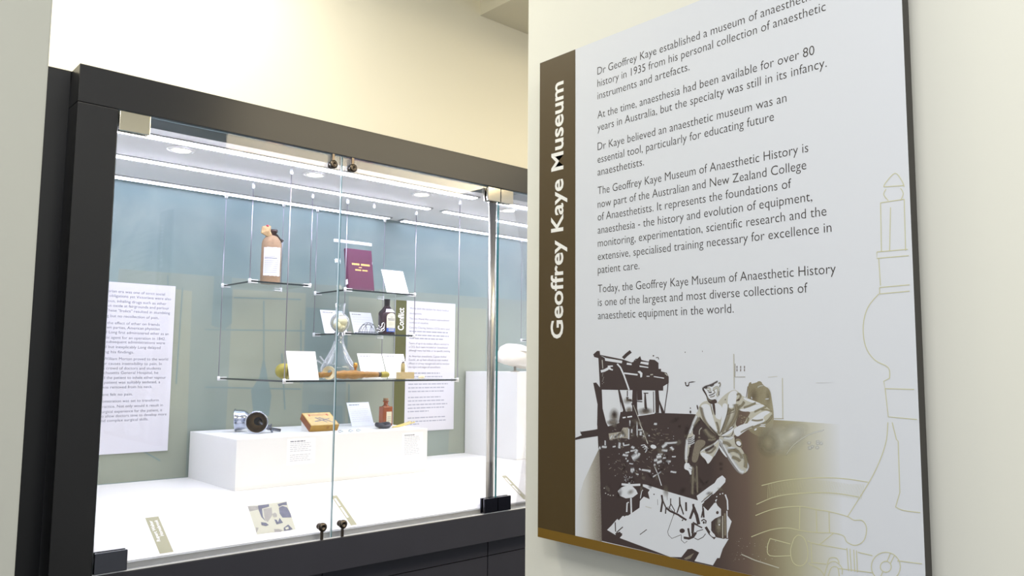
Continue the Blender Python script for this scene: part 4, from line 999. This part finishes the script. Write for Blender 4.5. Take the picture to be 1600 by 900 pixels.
# workshop clutter: small bright pieces
poly('h', '3', [(420,130),(560,110),(590,60),(650,60),(660,190),(560,180),(430,205)])
for (x, y, dx, dy, wd) in ((440,190,20,-40,1.4),(480,185,10,-40,1.2),(515,185,8,-45,1.2),(555,175,20,-30,1.6),(590,165,10,-30,1.4),(655,190,2,-110,1.6),(690,120,2,-40,1.6),(670,40,0,-60,1.4),(755,150,-2,-150,1.2),(770,85,40,0,1.6),(795,150,4,-40,2.4),(835,170,-8,-20,1.6),(310,295,15,0,3.4),(345,283,50,6,2.4),(380,265,0,-50,1.4),(470,285,30,-6,1.6),(545,300,5,-60,2.4),(600,275,-8,-35,1.6),(600,270,60,-10,1.4),(690,285,30,15,2.6),(590,378,55,10,2.4),(620,355,40,-8,1.6),(680,335,60,-12,1.8),(700,420,60,-40,5),(735,360,15,-40,3),(770,390,10,-30,2.6),(640,445,10,10,2.2),(620,420,10,0,2.2),(665,480,40,6,1.2),(680,560,40,-5,4),(690,580,20,-10,2.6),(780,540,15,15,1.6),(815,555,90,12,2),(745,602,25,8,1.4),(890,570,20,0,2.6),(945,635,85,-55,1.4),(1085,243,130,-8,2),(1050,290,50,-40,3),(1045,325,60,5,2.4),(1150,290,30,30,2.6),(1000,375,50,-5,2),(985,405,50,-10,3.4),(955,445,35,-8,2.8),(990,470,50,-18,2.8),(1095,450,50,8,2.2),(1060,415,30,0,1.8),(1150,575,60,10,1.8),(1165,400,40,0,1.4),(955,15,30,3,2.2),(890,160,8,-12,1.6),(950,500,18,-8,2.2)):
    sstroke('w', '3', [(x-dx*.12,y-dy*.12),(x+dx*.5,y+dy*.5+2),(x+dx*1.12,y+dy*1.12)], wd*1.5)
stroke('g', '3', [(780,0),(820,90),(880,250)], 1.4); stroke('w', '3', [(960,520),(1000,610),(1040,740)], 1.2)
for k in range(4): stroke('w', '3', [(800+18*k,270+22*k),(840+10*k,262+20*k),(885-12*k,310+14*k)], 1.4)
blob('w', '3', 945, 285, 36, 24, .3)
for k in range(70): blob('w' if k % 3 else 'm', '3', random.uniform(420, 1190), random.uniform(60, 640), random.uniform(2, 6), random.uniform(2, 5))
for k in range(60): stroke('m', '3', [(x_ := random.uniform(430, 1190), y_ := random.uniform(80, 620)), (x_+random.uniform(-50, 50), y_+random.uniform(-25, 25))], random.uniform(.5, 1.3))
for k in range(26): blob('w', '3', random.uniform(600, 720), random.uniform(630, 700), 4, 3)
for (x, y) in ((370,770),(385,830),(440,855),(415,845),(475,855)): blob('g', '3', x, y, 8, 6)
# work table
poly('w', '5', [(140,660),(190,610),(250,540),(300,500),(390,490),(440,455),(520,400),(525,320),(570,270),(640,300),(620,220),(640,190),(560,150),(560,125),(600,130),(850,210),(1190,310),(1360,350),(1420,300),(1475,300),(1500,420),(1600,560),(1460,990),(880,1000),(290,755),(320,700),(250,690),(240,720)])
poly('w', '5', [(265,205),(300,165),(350,145),(430,140),(480,190),(500,235),(440,280),(360,290),(290,260)]); stroke('w', '5', [(310,125),(420,135),(530,130)], 3.4); stroke('w', '5', [(420,285),(425,470)], 2.4); blob('w', '5', 400, 112, 14, 10)
stroke('w', '5', [(370,450),(375,345),(395,335)], 2); stroke('w', '5', [(530,290),(545,210),(560,190)], 1.2); stroke('d', '5', [(270,540),(330,470),(350,500)], 3); stroke('d', '5', [(235,570),(240,680)], 1.6); stroke('d', '5', [(250,690),(325,625)], 1.6); poly('d', '5', [(235,700),(290,680),(320,720),(290,750),(250,735)])
stroke('d', '5', [(525,715),(605,655)], 1.2); stroke('g', '5', [(590,385),(660,405)], 1); blob('d', '5', 690, 243, 8)
for (pts, wd) in (([(780,250),(790,320),(770,450)], 3), ([(790,310),(830,400),(825,470)], 2), ([(885,290),(885,360),(860,430)], 1.6), ([(885,350),(930,430),(920,490)], 1.4), ([(990,280),(990,370),(960,460)], 2), ([(990,360),(1020,420),(1035,480)], 1.6), ([(1065,340),(1068,440)], 2.6), ([(1150,360),(1155,400),(1110,530)], 3), ([(1155,390),(1190,480),(1200,540)], 4), ([(845,210),(845,310)], .5), ([(730,300),(735,370)], .5), ([(830,400),(880,440),(970,480),(1070,545)], 3), ([(830,400),(860,390),(920,450)], .8), ([(920,480),(850,680),(860,720),(900,760),(950,740),(1010,715)], .8), ([(1010,720),(1010,780),(1050,815),(1080,790)], .8), ([(1145,570),(1200,600)], 2), ([(1140,580),(1140,700)], 3.4), ([(1090,640),(1110,740)], 3), ([(1040,750),(1100,760),(1150,740),(1180,690)], 4), ([(1020,540),(1030,550)], 3)):
    stroke('d', '5', pts, wd)
blob('d', '5', 1020, 670, 32, 28); blob('w', '5', 1060, 725, 26, 14)
# right part of the table: vice, roll, box
poly('w', '4', [(290,860),(440,750),(500,710),(530,660),(590,620),(630,660),(625,700),(570,760),(500,830),(330,960),(310,930)])
stroke('g', '4', [(480,810),(370,900)], 1.2); stroke('d', '6', [(270,110),(400,0)], 1.2)
poly('d', '6', [(275,140),(400,10),(440,110),(350,215)]); poly('w', '6', [(345,215),(425,115),(460,165),(495,200),(500,260),(430,290),(400,330),(350,300)])
blob('d', '6', 458, 232, 16, 20); poly('d', '6', [(440,110),(490,0),(560,20),(575,200),(575,530),(530,540),(440,520),(385,440),(385,340),(430,300),(500,270),(500,190),(460,150)])
soft('m', '6', 475, 400, 55, 120); soft('g', '6', 480, 330, 30, 60, 0, .7); stroke('w', '6', [(550,20),(575,90),(580,200)], 2.2); stroke('g', '6', [(520,270),(520,530)], 1.4); stroke('w', '6', [(570,210),(575,530)], 1.6); stroke('m', '6', [(545,240),(550,500)], 2.6)
for (x, y) in ((450,45),(480,375),(490,15),(520,8)): blob('w', '6', x, y, 8)
for (pts, wd) in (([(15,50),(20,130),(60,250)], 2), ([(90,110),(92,200)], 3), ([(175,130),(180,190),(140,300)], 3.4), ([(180,180),(215,260),(240,370)], 5), ([(285,150),(290,200),(270,290)], 2), ([(290,180),(298,290)], 3), ([(270,330),(300,310),(325,330),(320,360)], 2), ([(0,260),(40,290),(95,315)], 2.4), ([(180,360),(280,410)], 2), ([(180,365),(165,520)], 3), ([(120,420),(130,500)], 2.4), ([(60,520),(130,540),(190,510),(220,450),(290,430)], 1.2), ([(190,530),(230,550),(290,520),(320,480)], 1.2), ([(320,400),(370,480),(430,535)], 4)):
    stroke('d', '6', pts, wd)
blob('d', '6', 298, 348, 12, 16); blob('w', '6', 400, 490, 40, 20, .7); poly('d', '6', [(20,775),(110,660),(160,655),(245,700),(190,800),(60,790)]); poly('m', '6', [(65,770),(130,735),(185,705),(140,770),(90,785)])
poly('w', '6', [(480,540),(590,540),(405,850),(190,800),(250,700),(300,600)])
# coat on the wall, panels, marks
spoly('m', '2', [(890,420),(920,385),(960,400),(1040,370),(1070,430),(1150,470),(1175,620),(1195,760),(1190,900),(1100,900),(1000,900),(880,700)]); stroke('w', '2', [(930,400),(1000,380)], 3); sstroke('g', '2', [(1000,455),(1035,435),(1075,432)], 3); soft('d', '2', 960, 560, 60, 110, 0, .6); soft('d', '2', 1130, 560, 40, 120, 0, .5); soft('d', '2', 1080, 700, 90, 60, 0, .4); sstroke('w', '2', [(1090,590),(1140,585)], 1.6); sstroke('w', '2', [(930,560),(938,590)], 1.6); stroke('d', '2', [(870,570),(890,440)], 1)
spoly('m', '4', [(1010,0),(1190,0),(1180,60),(1100,120),(1050,180),(940,130),(880,70)])
stroke('g', '2', [(725,60),(730,470)], 1.6); stroke('m', '2', [(740,175),(738,330),(860,330)], .9)
for x in (762, 805, 850):
    stroke('d', '2', [(x,200),(x,265)], .8); blob('d', '2', x, 212, 6, 10); blob('d', '2', x, 252, 6, 10)
stroke('g', '7', [(245,380),(250,860)], 1.4); stroke('m', '7', [(140,855),(260,855)], 1); stroke('g', '7', [(640,435),(850,428)], .8); stroke('g', '7', [(75,370),(185,360)], .6)
poly('d', '2', [(150,390),(165,390),(168,425),(190,425),(195,400),(205,400),(200,435),(180,442),(160,432)]); poly('d', '2', [(195,390),(240,382),(280,385),(240,395),(196,398)]); blob('d', '2', 155, 40, 5, 8); blob('d', '2', 357, 30, 3, 9)
blob('d', '2', 217, 740, 10, 18); blob('d', '2', 217, 695, 6, 8)
soft('g', '8', 270, 95, 150, 110); soft('g', '8', 330, 70, 120, 70, -.5); soft('m', '8', 190, 120, 75, 95); sstroke('g', '8', [(290,195),(340,130),(430,70),(520,45)], 2)
for k in range(8): soft('g', '8', 400+random.uniform(0, 110), 110+random.uniform(0, 60), 16, 14)
for k in range(60): soft('m' if k % 2 else 'd', '0', random.uniform(940, 1140), random.uniform(655, 780), random.uniform(3, 12), random.uniform(2, 6), random.uniform(0, 3), .6)
# the man in the jacket
spoly('g', '2', [(335,632),(440,598),(480,640),(530,640),(570,585),(640,520),(735,472),(785,510),(830,560),(1000,620),(1120,680),(1188,768),(1110,880),(1050,915),(900,935),(825,990),(770,1036),(735,1000),(715,1060),(690,1026),(560,1028),(470,975),(385,870),(330,800),(295,745)])
spoly('w', '2', [(665,520),(735,480),(775,515),(750,590),(748,680),(665,700),(650,610)])
spoly('w', '2', [(775,715),(880,690),(970,655),(1060,650),(1090,672),(960,738),(840,740)]); spoly('w', '2', [(830,560),(1000,625),(1060,655),(960,640),(850,600)])
spoly('w', '2', [(820,985),(870,880),(960,800),(1060,735),(1130,722),(1160,745),(1060,800),(1100,850),(1000,900),(900,930),(830,985)])
sstroke('m', '2', [(760,700),(820,662),(850,615)], 4); sstroke('m', '2', [(835,692),(910,668),(990,630)], 3.4); sstroke('m', '2', [(960,742),(1040,705),(1115,676)], 3); sstroke('m', '2', [(930,832),(1000,842),(1075,828)], 2.8); sstroke('m', '2', [(1045,716),(1110,715),(1175,740)], 2.4); sstroke('m', '2', [(900,800),(880,860),(830,930)], 3)
sstroke('m', '2', [(1182,775),(1120,850),(1040,888),(930,920)], 4); sstroke('d', '2', [(1095,872),(1188,765)], 1); sstroke('m', '2', [(755,540),(790,528),(805,560),(770,610)], 3); sstroke('d', '2', [(750,612),(800,590)], 2.4)
spoly('d', '2', [(768,705),(830,738),(930,733),(890,800),(835,890),(790,925),(742,900),(765,800)]); 
for k in range(14): blob('m', '2', random.uniform(775, 880), random.uniform(760, 880), random.uniform(4, 12), random.uniform(4, 9))
spoly('w', '2', [(340,650),(440,642),(470,760),(500,860),(548,1015),(480,955),(400,840),(345,725)]); sstroke('m', '2', [(338,670),(375,820),(440,920),(540,1012)], 4.5); sstroke('d', '2', [(440,905),(490,965),(545,1018)], 1.6)
spoly('w', '2', [(450,640),(480,625),(530,635),(560,650),(595,690),(585,800),(540,880),(515,800),(480,720)])
spoly('g', '2', [(505,800),(545,830),(590,830),(575,900),(545,1010),(520,930)]); sstroke('m', '2', [(520,850),(545,930),(548,1000)], 3)
spoly('w', '2', [(590,640),(655,640),(645,760),(600,890),(558,1000),(575,880),(588,760)]); sstroke('d', '2', [(665,640),(652,740),(605,890),(556,1012)], 1.2); sstroke('m', '2', [(675,690),(665,780),(630,880),(580,990)], 5)
sstroke('m', '2', [(745,640),(762,730),(740,810),(690,900),(640,980)], 8); stroke('d', '2', [(640,772),(735,737)], 1); sstroke('m', '2', [(650,742),(735,707)], 3)
spoly('w', '2', [(640,985),(700,900),(728,930),(700,985),(620,1022),(570,1020)])
sstroke('d', '2', [(568,1012),(660,960),(735,905)], 1.4); sstroke('d', '2', [(590,1026),(690,1024),(728,945)], 1.4)
# left sleeve and hand
spoly('g', '2', [(305,720),(330,790),(310,860),(250,925),(240,1000),(280,1012),(235,1080),(215,1140),(212,1210),(185,1290),(180,1335),(152,1330),(150,1190),(158,1120),(180,1030),(215,945),(245,850),(280,770)])
sstroke('w', '2', [(300,780),(262,850),(235,930),(205,1000)], 4); sstroke('w', '2', [(180,1060),(175,1140),(168,1220),(165,1310)], 4); sstroke('m', '2', [(320,800),(290,870),(255,920)], 5); sstroke('d', '2', [(330,850),(280,900),(245,960)], 3)
for k in range(4): sstroke('d', '2', [(185,1050+22*k),(215,1040+22*k),(255,1026+26*k)], 1.3); sstroke('w', '2', [(180,1060+22*k),(225,1052+22*k),(270,1010+28*k)], 1.6)
sstroke('d', '2', [(215,1150),(210,1220),(190,1290)], 3)
spoly('w', '2', [(152,1335),(195,1330),(215,1372),(250,1380),(258,1400),(240,1420),(226,1432),(232,1470),(215,1480),(200,1440),(188,1424),(140,1408)]); stroke('d', '2', [(210,1375),(250,1385)], .7); stroke('d', '2', [(200,1400),(240,1418)], .7); stroke('d', '2', [(185,1340),(205,1270)], 2)
# waistcoat shadow, hanging flaps
spoly('d', '4', [(320,20),(370,0),(440,80),(540,165),(520,205),(430,262),(390,282),(330,300),(280,200),(300,110)]); sstroke('m', '4', [(380,70),(440,150),(500,185)], 7); sstroke('m', '4', [(420,200),(470,205),(520,190)], 4); spoly('m', '4', [(280,200),(390,205),(395,260),(330,320),(315,400),(290,475),(225,462),(250,330)])
sstroke('g', '4', [(320,150),(325,90),(355,60)], 1.4); spoly('m', '4', [(300,185),(320,155),(340,185)])
for y in (20, 70, 110): blob('m', '4', 530, y, 5)
spoly('g', '4', [(552,190),(480,255),(400,290),(322,340),(340,390),(400,440),(420,502),(480,420),(550,290),(556,240)]); spoly('w', '4', [(335,348),(400,360),(470,395),(480,415),(422,498),(395,432),(345,388)]); sstroke('w', '4', [(548,205),(480,268),(400,305),(335,345)], 2.2); sstroke('d', '4', [(385,335),(440,310),(500,268)], 4.5); sstroke('m', '4', [(400,352),(460,350),(520,280)], 3); sstroke('w', '4', [(553,250),(545,300),(490,400)], 1.6)
spoly('w', '4', [(548,275),(560,270),(650,400),(640,415),(570,330)])
spoly('g', '4', [(555,160),(640,182),(720,150),(745,200),(800,290),(840,340),(870,430),(908,500),(880,580),(840,600),(790,590),(700,480),(640,380),(580,270),(552,200)])
sstroke('w', '4', [(560,190),(600,270),(660,370),(720,470),(790,560),(850,585)], 6); sstroke('w', '4', [(600,180),(680,190),(720,170)], 4); sstroke('w', '4', [(640,290),(760,320),(830,440)], 4); sstroke('w', '4', [(880,470),(895,520),(870,575)], 2.4)
sstroke('m', '4', [(590,235),(650,245),(690,285)], 5); sstroke('m', '4', [(650,345),(720,325),(785,352)], 5); sstroke('m', '4', [(700,405),(760,425),(805,458)], 5); sstroke('m', '4', [(845,360),(868,450),(860,540)], 6); sstroke('m', '4', [(730,300),(800,370),(820,430)], 4); sstroke('d', '4', [(560,200),(640,370),(710,480),(790,590)], .8)
spoly('w', '4', [(720,90),(745,60),(850,10),(1050,0),(900,70),(820,130),(770,172),(735,140)]); sstroke('m', '4', [(800,120),(870,80),(960,40)], 2); stroke('d', '4', [(732,170),(770,175),(825,200)], 1.4); spoly('m', '4', [(740,190),(810,190),(830,300),(780,290),(740,240)]); spoly('w', '4', [(750,225),(790,215),(815,250),(800,280),(760,262)]); sstroke('d', '4', [(740,180),(750,250),(790,285),(820,260)], 1.6)
stroke('w', '4', [(1040,28),(1095,25)], 1.2); stroke('w', '4', [(1030,45),(1095,48)], 1.4); blob('w', '4', 980, 82, 18, 10, -.6)
sstroke('m', '4', [(290,490),(296,660),(300,840)], 3); sstroke('m', '4', [(250,500),(245,700),(240,860)], 4)
# head
spoly('w', '2', [(345,455),(365,400),(420,365),(490,352),(545,375),(572,410),(564,470),(532,560),(515,590),(470,602),(430,588),(405,540),(362,495)])
sstroke('g', '2', [(480,480),(530,450),(545,500),(525,560)], 4); sstroke('g', '2', [(395,470),(440,460),(450,500)], 2.4)
spoly('d', '2', [(354,462),(372,464),(408,530),(428,584),(470,600),(515,585),(535,632),(500,642),(455,650),(415,612),(402,545),(360,490)]); sstroke('m', '2', [(415,560),(430,600),(470,612)], 2)
sstroke('d', '2', [(356,470),(395,442),(437,430),(480,412),(542,378)], 2.8); sstroke('d', '2', [(380,448),(398,462),(415,446)], 2.2); sstroke('d', '2', [(450,432),(470,436),(494,416)], 2.2)
sstroke('d', '2', [(428,504),(450,512),(468,504)], 2); sstroke('d', '2', [(430,548),(470,536),(502,516)], 1.6); sstroke('m', '2', [(478,480),(500,500),(506,520)], 1.4); sstroke('m', '2', [(545,412),(560,396),(568,418),(555,452)], 1.8); sstroke('m', '2', [(418,480),(432,500)], 1.6); sstroke('d', '2', [(550,490),(553,550)], 1.2); sstroke('m', '2', [(445,565),(480,560),(505,545)], 1.6)
spoly('d', '2', [(470,620),(498,632),(506,660),(514,785),(500,775),(478,700)]); stroke('d', '2', [(457,650),(468,720),(480,770)], .8); spoly('d', '2', [(287,660),(300,655),(312,700),(300,722)]); sstroke('d', '2', [(620,602),(632,588)], 1.4)
for k in range(60): blob('g' if k % 2 else 'm', '6', random.uniform(620, 1180), random.uniform(520, 800), random.uniform(2, 6), random.uniform(2, 4))
stroke('g', '6', [(740,720),(900,790),(1180,880)], 1.6)
for v in bm.verts: f_ = SOFT.get(v, 1); v[cl] = (f_, f_, f_, 1)
link('photograph', bm, [INKS[k] for k in KEYS], sign)

# olive line drawing of an apparatus
LNM = mat('pale_olive_line', (208, 206, 168), .6)
bm = bmesh.new(); KEYS = ['w']; LAY[0] = 420
ZO['9'] = (1100, 260, 1.406)
def cur(z, pts, wd=1.25, k=4):
    """smoothed line through the points"""
    ps = [Vector(p) for p in pts]; out = []
    for i in range(len(ps)-1):
        a_, b_, c_, d_ = ps[max(i-1, 0)], ps[i], ps[i+1], ps[min(i+2, len(ps)-1)]
        for j in range(k):
            t_ = j/k; out.append(tuple(.5*((2*b_)+(c_-a_)*t_+(2*a_-5*b_+4*c_-d_)*t_*t_+(3*b_-a_-3*c_+d_)*t_**3)))
    out.append(tuple(ps[-1])); stroke('w', z, out, wd)
def lin_(z, pts, wd=1.25): stroke('w', z, pts, wd)
cur('9', [(395,45),(400,35),(420,15),(435,32),(440,45)]); lin_('9', [(395,45),(440,42)]); cur('9', [(400,50),(395,62),(405,75)]); cur('9', [(432,48),(438,60),(432,75)])
lin_('9', [(388,80),(440,72)]); lin_('9', [(388,80),(390,188)]); lin_('9', [(440,72),(443,185)]); lin_('9', [(410,90),(408,185)]); lin_('9', [(380,188),(448,182)]); lin_('9', [(380,188),(380,202),(450,196)])
lin_('9', [(384,202),(388,262)]); lin_('9', [(386,266),(452,260)]); lin_('9', [(386,280),(452,274)]); lin_('9', [(386,266),(386,280)])
cur('9', [(384,280),(360,310),(350,350),(355,395),(375,425),(405,442),(408,465)]); lin_('9', [(408,465),(395,472),(398,488),(462,490)]); lin_('9', [(398,488),(405,550),(468,556)])
cur('8', [(890,0),(880,110),(840,230),(780,350),(655,550)]); lin_('8', [(915,0),(940,100),(950,110),(960,410),(935,495)]); cur('8', [(935,495),(980,515),(1080,528)])
cur('8', [(150,370),(280,340),(450,325),(620,328),(775,350)]); cur('8', [(120,480),(250,430),(430,412),(580,415),(720,437)])
for k in range(60): lin_('8', [(190+9.5*k, 355-24*math.sin(math.pi*min(1, k/50))+6), (185+9.3*k, 448-30*math.sin(math.pi*min(1, k/55)))], .35)
cur('8', [(115,545),(230,505),(375,492),(470,510),(545,522),(650,550),(690,572),(740,575),(765,620),(750,690),(700,720),(650,700),(630,665),(570,648),(480,645),(390,635),(300,618),(200,630),(90,670)])
lin_('8', [(375,492),(372,625)]); lin_('8', [(470,510),(474,645)]); lin_('8', [(545,522),(548,645)]); lin_('8', [(570,650),(490,715)])
cur('8', [(340,680),(365,660),(400,680),(420,740),(415,810),(380,840),(335,820),(320,750),(340,680)]); lin_('8', [(420,695),(440,705),(445,820),(425,825)]); lin_('8', [(200,680),(320,712)]); cur('8', [(200,680),(185,730),(200,780),(320,780)])
lin_('8', [(440,705),(500,718),(650,745)]); lin_('8', [(445,820),(530,830)]); lin_('8', [(650,735),(660,870)]); lin_('8', [(668,740),(676,872)]); lin_('8', [(690,745),(696,875)]); lin_('8', [(706,750),(712,878)]); lin_('8', [(715,760),(800,780)]); lin_('8', [(600,855),(800,880)])
def ringl(cx_, cy_, rx_, ry_): lin_('8', [(cx_+rx_*math.cos(k*math.pi/12), cy_+ry_*math.sin(k*math.pi/12)) for k in range(25)])
ringl(878, 845, 85, 85); ringl(878, 845, 32, 32); lin_('8', [(885,815),(905,765)]); lin_('8', [(905,825),(930,775)]); lin_('8', [(860,875),(840,920)]); lin_('8', [(945,810),(1090,828)])
cur('8', [(520,890),(540,830),(580,815),(620,850),(622,890)]); cur('8', [(535,830),(550,795),(590,795),(605,825)]); cur('8', [(540,900),(560,850),(595,850),(605,900)])
cur('8', [(430,830),(490,860),(520,900)])
link('line_drawing', bm, LNM, sign)
